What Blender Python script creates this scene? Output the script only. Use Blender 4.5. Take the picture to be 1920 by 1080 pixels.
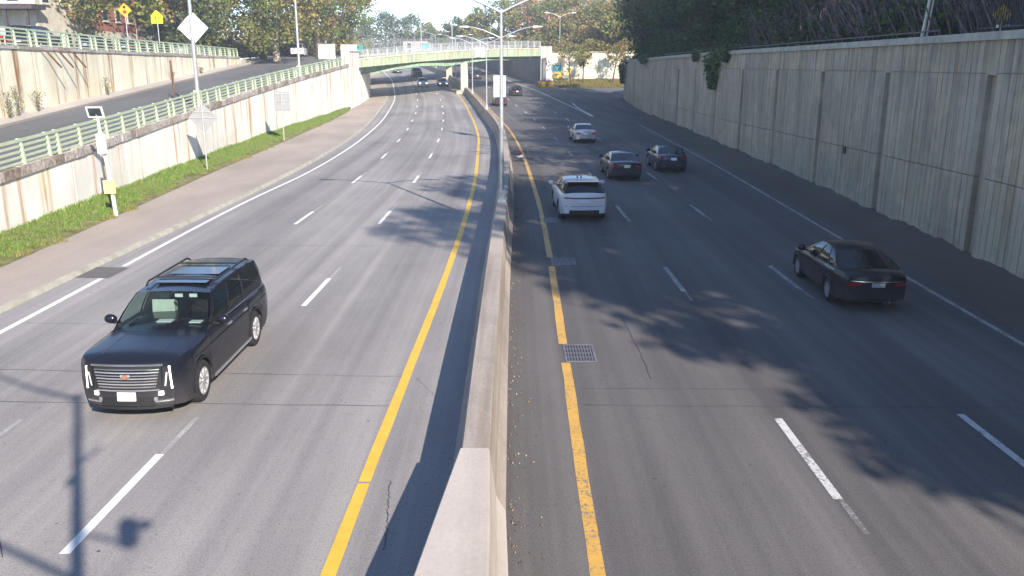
import bpy, bmesh, math, random
import numpy as np
from mathutils import Vector, Matrix

# ------------------------------------------------------------------ camera, sky, sun, exposure
for o in list(bpy.data.objects): bpy.data.objects.remove(o)
S = bpy.context.scene
C = S.collection
cam = bpy.data.cameras.new('camera'); co = bpy.data.objects.new('camera', cam); C.objects.link(co)
co.location = (0, 0, 6.5); co.rotation_euler = (math.radians(90 - 14.94), 0, 0)
cam.sensor_width = 36; cam.lens = 36 * 1600 / 1920; cam.clip_end = 4000
S.camera = co
SUN_D = Vector((-.44, .898, 0)).normalized()          # the way the light travels over the ground
SUN_EL = math.radians(29.5)
w = bpy.data.worlds.new('World'); S.world = w; w.use_nodes = True
nt = w.node_tree; bgn = nt.nodes['Background']; sky = nt.nodes.new('ShaderNodeTexSky'); sky.sky_type = 'NISHITA'
sky.sun_disc = False; sky.sun_elevation = SUN_EL
sky.sun_rotation = math.atan2(-SUN_D.x, -SUN_D.y)
sky.altitude = 3000; sky.air_density = 1.0; sky.dust_density = 0; sky.ozone_density = 1.8
nt.links.new(sky.outputs[0], bgn.inputs[0]); bgn.inputs[1].default_value = .15
sl = bpy.data.lights.new('sun', 'SUN'); sl.energy = 5.0; sl.angle = math.radians(.55); sl.color = (1, .9, .78)
so = bpy.data.objects.new('sun', sl); C.objects.link(so)
ld = Vector((SUN_D.x * math.cos(SUN_EL), SUN_D.y * math.cos(SUN_EL), -math.sin(SUN_EL)))
so.rotation_euler = ld.to_track_quat('-Z', 'Y').to_euler(); so.location = (60, -100, 80)
S.view_settings.view_transform = 'Standard'; S.view_settings.look = 'None'
S.view_settings.gamma = 1; S.view_settings.use_curve_mapping = False
S.view_settings.exposure = 1.0

# ------------------------------------------------------------------ helpers
rnd = random.Random(7)
class MB:
    """collects shapes, builds ONE mesh object"""
    def __init__(s): s.v = []; s.f = []; s.uv = []; s.hasuv = False
    def add(s, vs, fs):
        n = len(s.v); s.v += [tuple(map(float, p)) for p in vs]; s.f += [tuple(i + n for i in f) for f in fs]; return s
    def box(s, c, d, rz=0, M=None):
        hx, hy, hz = d[0] / 2, d[1] / 2, d[2] / 2; vs = []
        for x, y, z in ((-1,-1,-1),(1,-1,-1),(1,1,-1),(-1,1,-1),(-1,-1,1),(1,-1,1),(1,1,1),(-1,1,1)):
            p = Vector((x * hx, y * hy, z * hz))
            if M is not None: p = M @ p
            if rz: p = Matrix.Rotation(rz, 3, 'Z') @ p
            vs.append(p + Vector(c))
        return s.add(vs, [(0,3,2,1),(4,5,6,7),(0,1,5,4),(1,2,6,5),(2,3,7,6),(3,0,4,7)])
    def hexa(s, b, t):
        """four bottom points, four top points"""
        return s.add(list(b) + list(t), [(0,3,2,1),(4,5,6,7),(0,1,5,4),(1,2,6,5),(2,3,7,6),(3,0,4,7)])
    def tube(s, pts, r, n=6, cap=True):
        pts = [Vector(p) for p in pts]; rs = r if isinstance(r, (list, tuple)) else [r] * len(pts)
        vs = []; fs = []
        for i, p in enumerate(pts):
            a = pts[max(i - 1, 0)]; b = pts[min(i + 1, len(pts) - 1)]; d = (b - a).normalized()
            up = Vector((0, 0, 1)) if abs(d.z) < .95 else Vector((1, 0, 0))
            u = d.cross(up).normalized(); q = d.cross(u)
            for k in range(n):
                t = 2 * math.pi * k / n; vs.append(p + (u * math.cos(t) + q * math.sin(t)) * rs[i])
        for i in range(len(pts) - 1):
            for k in range(n):
                k2 = (k + 1) % n; fs.append((i*n+k, i*n+k2, (i+1)*n+k2, (i+1)*n+k))
        if cap: fs.append(tuple(range(n))); fs.append(tuple((len(pts)-1)*n + k for k in range(n))[::-1])
        return s.add(vs, fs)
    def grid(s, P, close=False):
        """P[i][j] points"""
        nj = len(P[0]); vs = [p for r in P for p in r]; fs = []
        for i in range(len(P) - 1):
            for j in range(nj - 1 + (1 if close else 0)):
                j2 = (j + 1) % nj; fs.append((i*nj+j, i*nj+j2, (i+1)*nj+j2, (i+1)*nj+j))
        return s.add(vs, fs)
    def ell(s, c, r, nu=12, nv=7):
        return s.grid([[(c[0]+r[0]*math.sin(v)*math.cos(u), c[1]+r[1]*math.sin(v)*math.sin(u), c[2]+r[2]*math.cos(v)) for u in np.linspace(0, 2*math.pi, nu+1)[:-1]] for v in np.linspace(.02, math.pi-.02, nv)], True)
    def disc(s, c, r, axis, n=20, ri=0):
        a = Vector(axis).normalized(); up = Vector((0,0,1)) if abs(a.z) < .9 else Vector((1,0,0)); u = a.cross(up).normalized(); q = a.cross(u)
        ring = [Vector(c) + (u * math.cos(2*math.pi*k/n) + q * math.sin(2*math.pi*k/n)) * r for k in range(n)]
        return s.add(ring, [tuple(range(n))])
    def mesh(s, name, smooth=None):
        me = bpy.data.meshes.new(name); me.from_pydata(s.v, [], s.f)
        bm = bmesh.new(); bm.from_mesh(me); bmesh.ops.recalc_face_normals(bm, faces=bm.faces); bm.to_mesh(me); bm.free()
        if smooth is not None:
            me.polygons.foreach_set('use_smooth', [True] * len(me.polygons)); me.set_sharp_from_angle(angle=math.radians(smooth))
        return me
    def build(s, name, mat, parent=None, smooth=None, loc=None):
        return link(name, s.mesh(name, smooth), mat, parent, loc)
def link(name, me, mat, parent=None, loc=None):
    if mat is not None and not me.materials: me.materials.append(mat)
    o = bpy.data.objects.new(name, me); C.objects.link(o)
    if parent is not None: o.parent = parent
    if loc is not None: o.location = loc
    return o
def empty(name, loc=(0,0,0), rz=0):
    o = bpy.data.objects.new(name, None); C.objects.link(o); o.location = loc; o.rotation_euler = (0,0,rz); o.empty_display_size = .2; return o
def tag(o, label, cat, group=None):
    o['label'] = label; o['category'] = cat
    if group: o['group'] = group
    return o
def struct(o): o['kind'] = 'structure'; return o
def stuff(o): o['kind'] = 'stuff'; return o
def curve(pts):
    """smooth X(Y) through measured points (cubic Hermite)"""
    ys = np.array([p[0] for p in pts], float); xs = np.array([p[1] for p in pts], float)
    d = np.diff(xs) / np.diff(ys); m = np.empty_like(xs); m[0] = d[0]; m[-1] = d[-1]
    m[1:-1] = (d[:-1] * np.diff(ys)[1:] + d[1:] * np.diff(ys)[:-1]) / (np.diff(ys)[1:] + np.diff(ys)[:-1])
    def fn(y):
        i = int(np.clip(np.searchsorted(ys, y) - 1, 0, len(ys) - 2)); H = ys[i+1] - ys[i]; t = (y - ys[i]) / H
        if t < 0: return float(xs[0] + m[0] * (y - ys[0]))
        if t > 1: return float(xs[-1] + m[-1] * (y - ys[-1]))
        return float((2*t**3-3*t*t+1)*xs[i] + (t**3-2*t*t+t)*H*m[i] + (-2*t**3+3*t*t)*xs[i+1] + (t**3-t*t)*H*m[i+1])
    return fn
def zr(y):
    """height of the roadway: flat, then climbing gently under the bridges"""
    if y < 95: return 0.
    if y < 145: return .00044 * (y - 95) ** 2
    if y < 245: return 1.1 + .044 * (y - 145)
    return 5.5 + .01 * (y - 245)

# ------------------------------------------------------------------ materials
def nodemat(name, rough=.8, metal=0, spec=.5):
    m = bpy.data.materials.new(name); m.use_nodes = True; n = m.node_tree.nodes; b = n['Principled BSDF']
    b.inputs['Roughness'].default_value = rough; b.inputs['Metallic'].default_value = metal
    b.inputs['Specular IOR Level'].default_value = spec
    return m, n, m.node_tree.links, b
def N(n, t, **k):
    x = n.new(t)
    for a, b in k.items(): setattr(x, a, b)
    return x
def ramp(n, pts):
    r = n.new('ShaderNodeValToRGB'); e = r.color_ramp.elements
    while len(e) < len(pts): e.new(.5)
    for i, (p, c) in enumerate(pts): e[i].position = p; e[i].color = (*c, 1) if len(c) == 3 else c
    return r
def mix(n, l, a, b, f, mode='MIX'):
    x = n.new('ShaderNodeMix'); x.data_type = 'RGBA'; x.blend_type = mode; x.clamp_factor = True
    for v, i in ((f, 0), (a, 6), (b, 7)):
        if hasattr(v, 'links'): l.new(v, x.inputs[i])
        elif i == 0: x.inputs[0].default_value = v
        else: x.inputs[i].default_value = (*v, 1)
    return x.outputs[2]
def noise(n, l, vec, scale, detail=4, rough=.55, sx=None):
    t = n.new('ShaderNodeTexNoise'); t.inputs['Scale'].default_value = scale; t.inputs['Detail'].default_value = detail; t.inputs['Roughness'].default_value = rough
    if sx is not None:
        mp = n.new('ShaderNodeMapping'); mp.inputs['Scale'].default_value = sx; l.new(vec, mp.inputs[0]); vec = mp.outputs[0]
    l.new(vec, t.inputs['Vector']); return t.outputs['Fac']
def rmp(n, l, x, a, b, lo=0., hi=1.):
    m = n.new('ShaderNodeMapRange'); m.inputs[1].default_value = a; m.inputs[2].default_value = b; m.inputs[3].default_value = lo; m.inputs[4].default_value = hi
    l.new(x, m.inputs[0]); return m.outputs[0]
def bump(n, l, b, h, strength=.3, dist=.02):
    x = n.new('ShaderNodeBump'); x.inputs['Strength'].default_value = strength; x.inputs['Distance'].default_value = dist
    l.new(h, x.inputs['Height']); l.new(x.outputs[0], b.inputs['Normal'])
def simple(name, c, rough=.6, metal=0, spec=.5, var=.12, scale=3., bmp=0, coat=0):
    """plain colour with a little grain and wear"""
    m, n, l, b = nodemat(name, rough, metal, spec)
    tc = N(n, 'ShaderNodeTexCoord').outputs['Object']
    f = noise(n, l, tc, scale, 5)
    c2 = tuple(max(0, x * (1 - var * 2)) for x in c); c3 = tuple(min(1, x * (1 + var)) for x in c)
    r = ramp(n, [(.3, c2), (.7, c3)]); l.new(f, r.inputs[0]); l.new(r.outputs[0], b.inputs['Base Color'])
    if bmp: bump(n, l, b, noise(n, l, tc, scale * 12, 3), bmp, .01)
    if coat: b.inputs['Coat Weight'].default_value = coat; b.inputs['Coat Roughness'].default_value = .04
    return m
def m_road(name, base, tracks=True, base2=None):
    m, n, l, b = nodemat(name, .85, 0, .35)
    uv = N(n, 'ShaderNodeUVMap').outputs[0]
    sep = N(n, 'ShaderNodeSeparateXYZ'); l.new(uv, sep.inputs[0])
    big = noise(n, l, uv, .22, 5, .6, (1, .35, 1)); mid = noise(n, l, uv, 1.6, 5, .65); fine = noise(n, l, uv, 38, 3, .7); fine2 = noise(n, l, uv, 9, 4, .7)
    lo = tuple(x * .78 for x in base); hi = tuple(min(1, x * 1.18) for x in base)
    r = ramp(n, [(.32, lo), (.68, hi)]); l.new(big, r.inputs[0]); col = r.outputs[0]
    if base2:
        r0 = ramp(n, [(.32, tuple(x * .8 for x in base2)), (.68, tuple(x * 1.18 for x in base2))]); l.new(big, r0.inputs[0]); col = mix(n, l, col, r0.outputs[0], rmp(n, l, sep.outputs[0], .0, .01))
    col = mix(n, l, col, (1.12, 1.1, 1.06), rmp(n, l, mid, .5, .75, 0, .45), 'MULTIPLY')
    g = ramp(n, [(.3, (.55,.55,.56)), (.5, (1,1,1)), (.72, (1.32,1.32,1.32))]); l.new(fine, g.inputs[0])
    col = mix(n, l, col, g.outputs[0], .85, 'MULTIPLY')
    g2 = ramp(n, [(.28, (.7,.7,.7)), (.45, (1,1,1))]); l.new(fine2, g2.inputs[0]); col = mix(n, l, col, g2.outputs[0], .7, 'MULTIPLY')
    if tracks:
        # long streaks along the lanes: worn wheel paths and oil lines
        st = noise(n, l, uv, 1, 3, .6, (1.15, .012, 1)); r2 = ramp(n, [(.33, (.74,.74,.76)), (.5, (1,1,1)), (.66, (1.26,1.25,1.22))]); l.new(st, r2.inputs[0])
        col = mix(n, l, col, r2.outputs[0], .85, 'MULTIPLY')
        st3 = noise(n, l, uv, 1, 3, .65, (3.6, .03, 1)); r4 = ramp(n, [(.3, (.86,.86,.88)), (.55, (1,1,1)), (.75, (1.1,1.1,1.1))]); l.new(st3, r4.inputs[0])
        col = mix(n, l, col, r4.outputs[0], .7, 'MULTIPLY')
        # dark pock marks
        v = N(n, 'ShaderNodeTexVoronoi'); v.inputs['Scale'].default_value = 2.6; v.inputs['Randomness'].default_value = 1; l.new(uv, v.inputs['Vector'])
        msk = rmp(n, l, v.outputs['Distance'], .035, .09, 1, 0); wob = rmp(n, l, noise(n, l, uv, .35, 2), .46, .58, 0, 1)
        mm = N(n, 'ShaderNodeMath', operation='MULTIPLY'); l.new(msk, mm.inputs[0]); l.new(wob, mm.inputs[1])
        col = mix(n, l, col, (.045,.045,.047), mm.outputs[0])
        v2 = N(n, 'ShaderNodeTexVoronoi'); v2.inputs['Scale'].default_value = 9; l.new(uv, v2.inputs['Vector'])
        mk2 = rmp(n, l, v2.outputs['Distance'], .05, .12, .75, 0); wob2 = rmp(n, l, noise(n, l, uv, .8, 3), .44, .56, 0, 1)
        m3 = N(n, 'ShaderNodeMath', operation='MULTIPLY'); l.new(mk2, m3.inputs[0]); l.new(wob2, m3.inputs[1])
        col = mix(n, l, col, (.05,.05,.052), m3.outputs[0])
    l.new(col, b.inputs['Base Color']); bump(n, l, b, fine, .35, .008)
    return m
def m_paint(name, c, under, wear=.5):
    """road paint, chipped through to the pavement"""
    m, n, l, b = nodemat(name, .6)
    tc = N(n, 'ShaderNodeTexCoord').outputs['Object']
    a = noise(n, l, tc, 14, 5, .7); bb = noise(n, l, tc, 1.3, 4)
    s = N(n, 'ShaderNodeMath', operation='MULTIPLY_ADD'); l.new(bb, s.inputs[0]); s.inputs[1].default_value = .6; l.new(a, s.inputs[2])
    msk = rmp(n, l, s.outputs[0], wear - .06, wear + .03, 1, 0)
    r = ramp(n, [(.3, tuple(x * .8 for x in c)), (.7, c)]); l.new(noise(n, l, tc, 3, 4), r.inputs[0])
    l.new(mix(n, l, r.outputs[0], under, msk), b.inputs['Base Color']); return m
def m_concrete(name, base, rust=0., stain=.5, streakcol=(.5, .25, .08), boards=False):
    """cast concrete; UV in metres (along, up): vertical run-down stains and rust that starts at the top"""
    m, n, l, b = nodemat(name, .88, 0, .25)
    uv = N(n, 'ShaderNodeUVMap').outputs[0]
    big = noise(n, l, uv, .35, 5, .6); mid = noise(n, l, uv, 2.2, 6, .65); fine = noise(n, l, uv, 24, 3, .6)
    r = ramp(n, [(.3, tuple(x * .8 for x in base)), (.7, tuple(min(1, x * 1.1) for x in base))]); l.new(big, r.inputs[0]); col = r.outputs[0]
    g = ramp(n, [(.3, (.75,.75,.73)), (.55, (1,1,1))]); l.new(mid, g.inputs[0]); col = mix(n, l, col, g.outputs[0], .8 * stain, 'MULTIPLY')
    st = noise(n, l, uv, 1, 4, .65, (2.4, .14, 1)); g = ramp(n, [(.36, (.62,.6,.56)), (.52, (1,1,1))]); l.new(st, g.inputs[0]); col = mix(n, l, col, g.outputs[0], stain, 'MULTIPLY')
    g = ramp(n, [(.3, (.8,.8,.8)), (.6, (1.05,1.05,1.05))]); l.new(fine, g.inputs[0]); col = mix(n, l, col, g.outputs[0], min(.7, .2 + stain * .7), 'MULTIPLY')
    oi = N(n, 'ShaderNodeObjectInfo').outputs['Random']; gv = ramp(n, [(0, (.9,.9,.91)), (1, (1.06,1.05,1.03))]); l.new(oi, gv.inputs[0]); col = mix(n, l, col, gv.outputs[0], 1., 'MULTIPLY')
    if boards:   # dark drips that run down from under the coping
        sx_ = N(n, 'ShaderNodeSeparateXYZ'); l.new(uv, sx_.inputs[0]); dn = noise(n, l, uv, 1, 4, .7, (3.2, .1, 1)); dm = N(n, 'ShaderNodeMath', operation='MULTIPLY'); l.new(rmp(n, l, dn, .48, .66), dm.inputs[0]); l.new(rmp(n, l, sx_.outputs[1], 3.2, 6.9, .1, .75), dm.inputs[1]); col = mix(n, l, col, (.14, .13, .11), dm.outputs[0])
        pt = noise(n, l, uv, .55, 2, .4); col = mix(n, l, col, (1.16, 1.13, 1.06), rmp(n, l, pt, .56, .6, 0, .7), 'MULTIPLY')
    if rust:
        s1 = noise(n, l, uv, 1, 3, .6, (.9, .05, 1)); s2 = noise(n, l, uv, 1, 4, .6, (6, .25, 1))
        k = N(n, 'ShaderNodeMath', operation='MULTIPLY'); l.new(rmp(n, l, s1, .53, .63), k.inputs[0]); l.new(rmp(n, l, s2, .4, .55), k.inputs[1])
        k2 = N(n, 'ShaderNodeMath', operation='MULTIPLY'); l.new(k.outputs[0], k2.inputs[0]); k2.inputs[1].default_value = rust
        col = mix(n, l, col, streakcol, k2.outputs[0])
        y1 = noise(n, l, uv, 1, 3, .6, (.55, .09, 1)); col = mix(n, l, col, (.62, .52, .26), rmp(n, l, y1, .55, .75, 0, .5 * rust))
    l.new(col, b.inputs['Base Color']); bump(n, l, b, mid, .25, .015)
    return m
def m_leaf(name):
    m, n, l, b = nodemat(name, .6, 0, .3)
    at = N(n, 'ShaderNodeAttribute', attribute_name='col'); l.new(at.outputs['Color'], b.inputs['Base Color'])
    tr = N(n, 'ShaderNodeBsdfTranslucent'); l.new(at.outputs['Color'], tr.inputs[0]); ms = N(n, 'ShaderNodeMixShader'); ms.inputs[0].default_value = .3
    l.new(b.outputs[0], ms.inputs[1]); l.new(tr.outputs[0], ms.inputs[2]); l.new(ms.outputs[0], n['Material Output'].inputs[0]); return m
def m_glass(name, tint=(.25,.3,.3), amt=.55):
    m, n, l, b = nodemat(name, .04, 0, .6); b.inputs['Base Color'].default_value = (.012,.014,.016,1)
    t = N(n, 'ShaderNodeBsdfTransparent'); t.inputs[0].default_value = (*tint, 1)
    ms = N(n, 'ShaderNodeMixShader'); ms.inputs[0].default_value = 1 - amt; l.new(t.outputs[0], ms.inputs[1]); l.new(b.outputs[0], ms.inputs[2])
    l.new(ms.outputs[0], n['Material Output'].inputs[0]); return m
def m_paintcar(name, c, rough=.25, metal=.3, coat=.3):
    m, n, l, b = nodemat(name, rough, metal, .35); b.inputs['Coat Weight'].default_value = coat; b.inputs['Coat Roughness'].default_value = .05
    tc = N(n, 'ShaderNodeTexCoord').outputs['Object']; f = noise(n, l, tc, 2.5, 5)
    # road dust low on the flanks
    sp = N(n, 'ShaderNodeSeparateXYZ'); l.new(tc, sp.inputs[0]); d = rmp(n, l, sp.outputs[2], .9, .2, 0, .35)
    k = N(n, 'ShaderNodeMath', operation='MULTIPLY'); l.new(d, k.inputs[0]); l.new(f, k.inputs[1])
    l.new(mix(n, l, c, (.22,.2,.18), k.outputs[0]), b.inputs['Base Color']); r = rmp(n, l, k.outputs[0], 0, .2, rough, .6); l.new(r, b.inputs['Roughness']); return m
def m_emit(name, c, e):
    m, n, l, b = nodemat(name, .2); b.inputs['Base Color'].default_value = (*c, 1); b.inputs['Emission Color'].default_value = (*c, 1); b.inputs['Emission Strength'].default_value = e; return m

M = {}
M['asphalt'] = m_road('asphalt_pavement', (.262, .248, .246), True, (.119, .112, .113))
M['ramp'] = m_road('ramp_asphalt', (.13, .13, .135), False)
M['shoulder'] = m_road('shoulder_pavement', (.37, .315, .275), False)
M['dirt'] = m_road('dirt_shoulder', (.11, .09, .075), False)
M['walk'] = m_road('concrete_sidewalk', (.42, .38, .34), False)
M['white'] = m_paint('white_road_paint', (.82, .82, .8), (.24, .24, .24), .52)
M['whiteold'] = m_paint('worn_white_road_paint', (.6, .6, .6), (.2, .2, .2), .74)
M['whiteshade'] = m_paint('shade_darkened_white_road_paint', (.36, .36, .36), (.14, .135, .135), .78)  # worn white, with the shade on the right lanes put into its colour
M['ghostl'] = m_paint('faded_paint_on_pale_road', (.42, .41, .4), (.3, .288, .286), .86)
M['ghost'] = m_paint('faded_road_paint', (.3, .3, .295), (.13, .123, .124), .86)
M['yellow'] = m_paint('yellow_road_paint', (.78, .47, .05), (.24, .23, .22), .56)
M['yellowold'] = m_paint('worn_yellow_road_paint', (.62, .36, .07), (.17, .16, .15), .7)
M['seal'] = simple('joint_sealant', (.05, .05, .055), .7)
M['rubber'] = simple('rubber_patch', (.04, .04, .042), .7)
M['wall_lit'] = m_concrete('limewashed_concrete', (.93, .91, .85), 1., .1)
M['wall_up'] = m_concrete('stained_cream_concrete', (.92, .87, .68), 1., .2, (.34, .17, .06))
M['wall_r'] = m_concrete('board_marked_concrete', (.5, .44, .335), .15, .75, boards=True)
M['barrier'] = m_concrete('barrier_concrete', (.42, .37, .33), .12, .7)
M['barrier_new'] = m_concrete('new_barrier_concrete', (.56, .51, .47), 0, .3)
M['coping'] = [simple('coping_stone_%d' % i, c, .9, 0, .3, .3, 6, .5) for i, c in enumerate([(.36,.3,.26), (.5,.45,.41), (.3,.24,.2), (.55,.51,.48), (.44,.38,.33)])]
M['copingr'] = simple('cast_coping', (.42, .41, .35), .9, 0, .3, .15, 2, .3)
M['green'] = simple('pale_green_paint', (.5, .59, .41), .5, 0, .4, .12, 5)
M['bfascia'] = m_concrete('stained_pale_green_paint', (.42, .51, .36), .7, .95, (.34, .22, .1))
M['abut'] = m_concrete('shade_darkened_concrete', (.2, .2, .21), .1, .7)  # abutment concrete, its colour darkened to carry the shade under the bridges
M['bgreen'] = simple('bridge_green_paint', (.33, .46, .31), .6, 0, .35, .22, 1.4)
M['bridgeconc'] = m_concrete('bridge_concrete', (.62, .58, .5), .55, .6)
M['bdark'] = simple('girder_green_paint', (.13, .2, .17), .6, 0, .3, .2, 2)
M['galv'] = simple('galvanised_steel', (.56, .57, .58), .42, .6, .5, .1, 4)
M['alu'] = simple('sign_aluminium', (.3, .305, .31), .55, 0, .5, .08, 3)
M['alubright'] = simple('bright_sign_aluminium', (.8, .78, .8), .4, .1, .5, .05, 3)
M['whitepaint'] = simple('white_enamel', (.8, .8, .78), .4, 0, .5, .05, 3)
M['grime'] = simple('grimy_cream_plaster', (.66, .61, .5), .8, 0, .3, .12, 1.2)
M['brown'] = simple('rusty_steel', (.16, .09, .06), .8, .1, .3, .3, 6)
M['yellowgreen'] = simple('fluorescent_sign_sheet', (.65, .8, .02), .5, 0, .4, .04)
M['signyellow'] = simple('yellow_sign_sheet', (.85, .55, .03), .5, 0, .4, .05)
M['signpale'] = simple('pale_yellow_panel', (.8, .78, .25), .5, 0, .4, .05)
M['orange'] = simple('orange_plastic', (.8, .3, .03), .5, 0, .4, .1)
M['teal'] = simple('blue_green_sign_sheet', (.02, .32, .36), .5, 0, .4, .05)
M['black'] = simple('black_plastic', (.018, .018, .02), .5, 0, .4, .1)
M['red'] = simple('red_sheet', (.5, .03, .03), .5)
M['tyre'] = simple('tyre_rubber', (.03, .03, .032), .8, 0, .3, .1)
M['rim'] = simple('wheel_alloy', (.62, .62, .64), .3, .7, .5, .05)
M['chrome'] = simple('chrome_trim', (.75, .75, .78), .12, .9, .5, .03)
M['glass'] = m_glass('tinted_car_glass')
M['wglass'] = m_glass('windscreen_glass', (.72, .85, .82), .72)
M['darkglass'] = m_glass('dark_car_glass', (.1,.12,.14), .12)
M['cream'] = simple('cream_leather', (.62, .66, .6), .6)
M['plate'] = simple('number_plate', (.85, .84, .86), .4, 0, .5, .02)
M['plateshade'] = simple('shade_toned_number_plate', (.35, .37, .4), .5, 0, .4, .05)  # white plate greyed in its colour for the shade the sedan drives in
M['plategold'] = simple('pale_gold_plate', (.75, .68, .5), .4, 0, .5, .02)
M['lamp_on'] = m_emit('lit_headlamp', (1, .95, .9), 3.0)
M['lamp_red'] = m_emit('lit_tail_lamp', (.8, .03, .05), .6)
M['lamp_clear'] = simple('lamp_lens', (.75, .78, .8), .08, .2, .6, .02)
M['tail'] = simple('tail_lamp_lens', (.28, .012, .016), .12, 0, .6, .05)
M['grass'] = m_leaf('grass_blades'); M['leaf'] = m_leaf('leaf_foliage')
M['bark'] = simple('bark', (.11, .085, .065), .9, 0, .2, .35, 5, .6)
M['barkpale'] = simple('pale_bark', (.33, .29, .24), .9, 0, .2, .3, 4, .5)
M['turf'] = simple('turf_soil', (.09, .13, .035), .95, 0, .2, .3, 3, .5)
M['verge'] = simple('dry_verge_soil', (.19, .19, .08), .95, 0, .2, .3, 2.5, .5)
M['soil'] = simple('dark_soil', (.05, .042, .035), .95, 0, .2, .35, 1.5, .6)
M['ground'] = simple('dry_ground', (.16, .15, .1), .95, 0, .2, .3, .4, .4)
M['brick'] = simple('red_brick', (.38, .16, .12), .85, 0, .3, .15, 2)
M['brickpale'] = simple('pale_brick', (.52, .42, .36), .85, 0, .3, .12, 2)
M['roofdark'] = simple('dark_shingle', (.07, .06, .065), .85, 0, .3, .2, 3)
M['timber'] = simple('painted_timber', (.62, .58, .5), .7, 0, .3, .1, 3)
M['pane'] = simple('window_pane', (.04, .05, .06), .08, 0, .6, .2, 1)
M['iron'] = simple('black_iron', (.05, .05, .055), .5, .3, .4, .1)
M['wire'] = simple('fence_wire', (.4, .42, .44), .5, .5, .4, .05)
M['stem'] = simple('dead_stems', (.16, .13, .125), .9, 0, .2, .35, 3)

# ------------------------------------------------------------------ plan of the place (metres; camera over the origin, Y up the road)
cM  = curve([(0,-6.3),(10.3,-6.1),(22.8,-5.7),(34.8,-5.47),(46.3,-5.4),(58,-5.65),(70,-6.08),(83.4,-6.78),(97,-7.68),(111,-8.8),(122.7,-9.84),(134.8,-11.1),(145.3,-12.5),(160,-14.8),(180,-18),(201,-22),(240,-31.5),(300,-50),(380,-80)])
cL2 = curve([(0,-9.5),(10,-9.3),(34.7,-8.9),(46,-8.75),(57.5,-8.91),(69.5,-9.38),(82,-10.02),(96,-11.07),(109,-12.07),(121.7,-13.26),(133.8,-14.47),(144.2,-15.75),(160,-18.2),(180,-21.4),(201,-25.4),(240,-34.9),(300,-53.5),(380,-83.5)])
cLW = curve([(0,-12.8),(20,-12.65),(40,-12.65),(50.6,-12.25),(63.4,-12.4),(84,-13.5),(113,-16.0),(137,-18.4),(160.6,-21.7),(179.4,-24.6),(201,-28.9),(240,-38.4),(300,-57),(380,-87)])
cLY = curve([(0,-2.5),(10,-2.4),(17,-2.25),(24,-2.1),(38.6,-2.0),(49,-2.1),(60,-2.4),(72.6,-2.8),(89.6,-3.8),(106.6,-5.1),(136,-7.9),(160,-11.3),(180,-14.5),(201,-18.5),(240,-28),(300,-46.5),(380,-76)])
cB  = curve([(0,-.52),(20,-.52),(27,-.48),(34,-.4),(45,-.35),(60,-.53),(72,-.9),(86,-1.75),(100,-2.9),(116,-4.3),(132,-5.95),(146,-7.7),(160,-9.7),(180,-12.8),(201,-16.8),(240,-26.2),(300,-44.7),(380,-74)])
cRY = curve([(0,1.05),(10,1.12),(20,1.22),(28,1.3),(35,1.3),(50.6,1.05),(63.8,.7),(75.7,.19),(86,-.4),(100,-1.5),(116,-2.9),(132,-4.5),(160,-8.2),(200,-15.2),(240,-24.6),(300,-43),(380,-72)])
cR1 = curve([(0,5.1),(12,5.0),(24,5.0),(36,4.88),(47,4.72),(59,4.3),(72,3.85),(84.7,3.24),(98.6,2.55),(111,1.7),(123.7,.53),(140,-1.2),(160,-4.3),(200,-11.5),(240,-21),(300,-39.5),(380,-69)])
cR2 = curve([(0,8.6),(13,8.53),(36,8.35),(60,7.9),(85,7.0),(113,5.27),(124.7,4.04),(140,2.3),(160,-.7),(200,-8),(240,-17.5),(300,-36),(380,-66)])
cRW = curve([(0,12.0),(19,12.1),(38,12.6),(53,13.0),(86,13.25),(100,13.4),(122,13.8),(136,14.2)])
cRE = curve([(95,9.95),(109,9.25),(128.7,7.48),(153,4.1),(171,.5),(200,-4.5),(240,-14),(300,-32.5),(380,-62)])
cWL = curve([(-20,-17.3),(0,-17.6),(30,-18.4),(39,-18.9),(47,-19.45),(58,-20.15),(75,-20.9),(105,-21.3),(124,-21.65),(134,-22.1),(156,-25.2),(180,-29.2),(205,-34),(240,-43),(300,-62),(380,-92)])
cKB = curve([(-20,-13.9),(0,-13.8),(22,-13.75),(50,-13.2),(75,-14.0),(110,-17.0),(137,-19.7),(160,-23),(180,-26.3),(205,-31),(240,-40),(300,-59),(380,-89)])
cGE = curve([(-20,-15.6),(0,-15.9),(26,-16.3),(35,-16.75),(50,-17.6),(69,-18.45),(90,-19.5),(111,-20.9),(116,-21.4)])
cUW = curve([(-20,-24.5),(0,-25.6),(30,-27.6),(49.6,-29.3),(54,-29.8),(72,-31.6),(85,-32.9),(112,-35.6),(118,-36.2),(140,-38.4)])
cWR = curve([(-30,14.6),(0,14.95),(25,15.4),(28,15.5),(38,15.85),(47,16.15),(76,16.6),(110,16.9),(137,17.1)])
RAMPZ = ([-20,0,30.8,43,57,90,116,124,137], [.6,1.2,2.35,2.8,3.38,4.78,5.85,6.3,7.05])
def rz_(y): return float(np.interp(y, *RAMPZ))
def street(y): return float(np.interp(y, [0, 50, 75, 118, 160, 300], [7.25, 7.2, 7.0, 6.75, 7.4, 8.5]))
def wrt(y): return float(np.interp(y, [-30, 25, 75, 137], [7.3, 7.15, 6.9, 6.25]))

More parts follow.
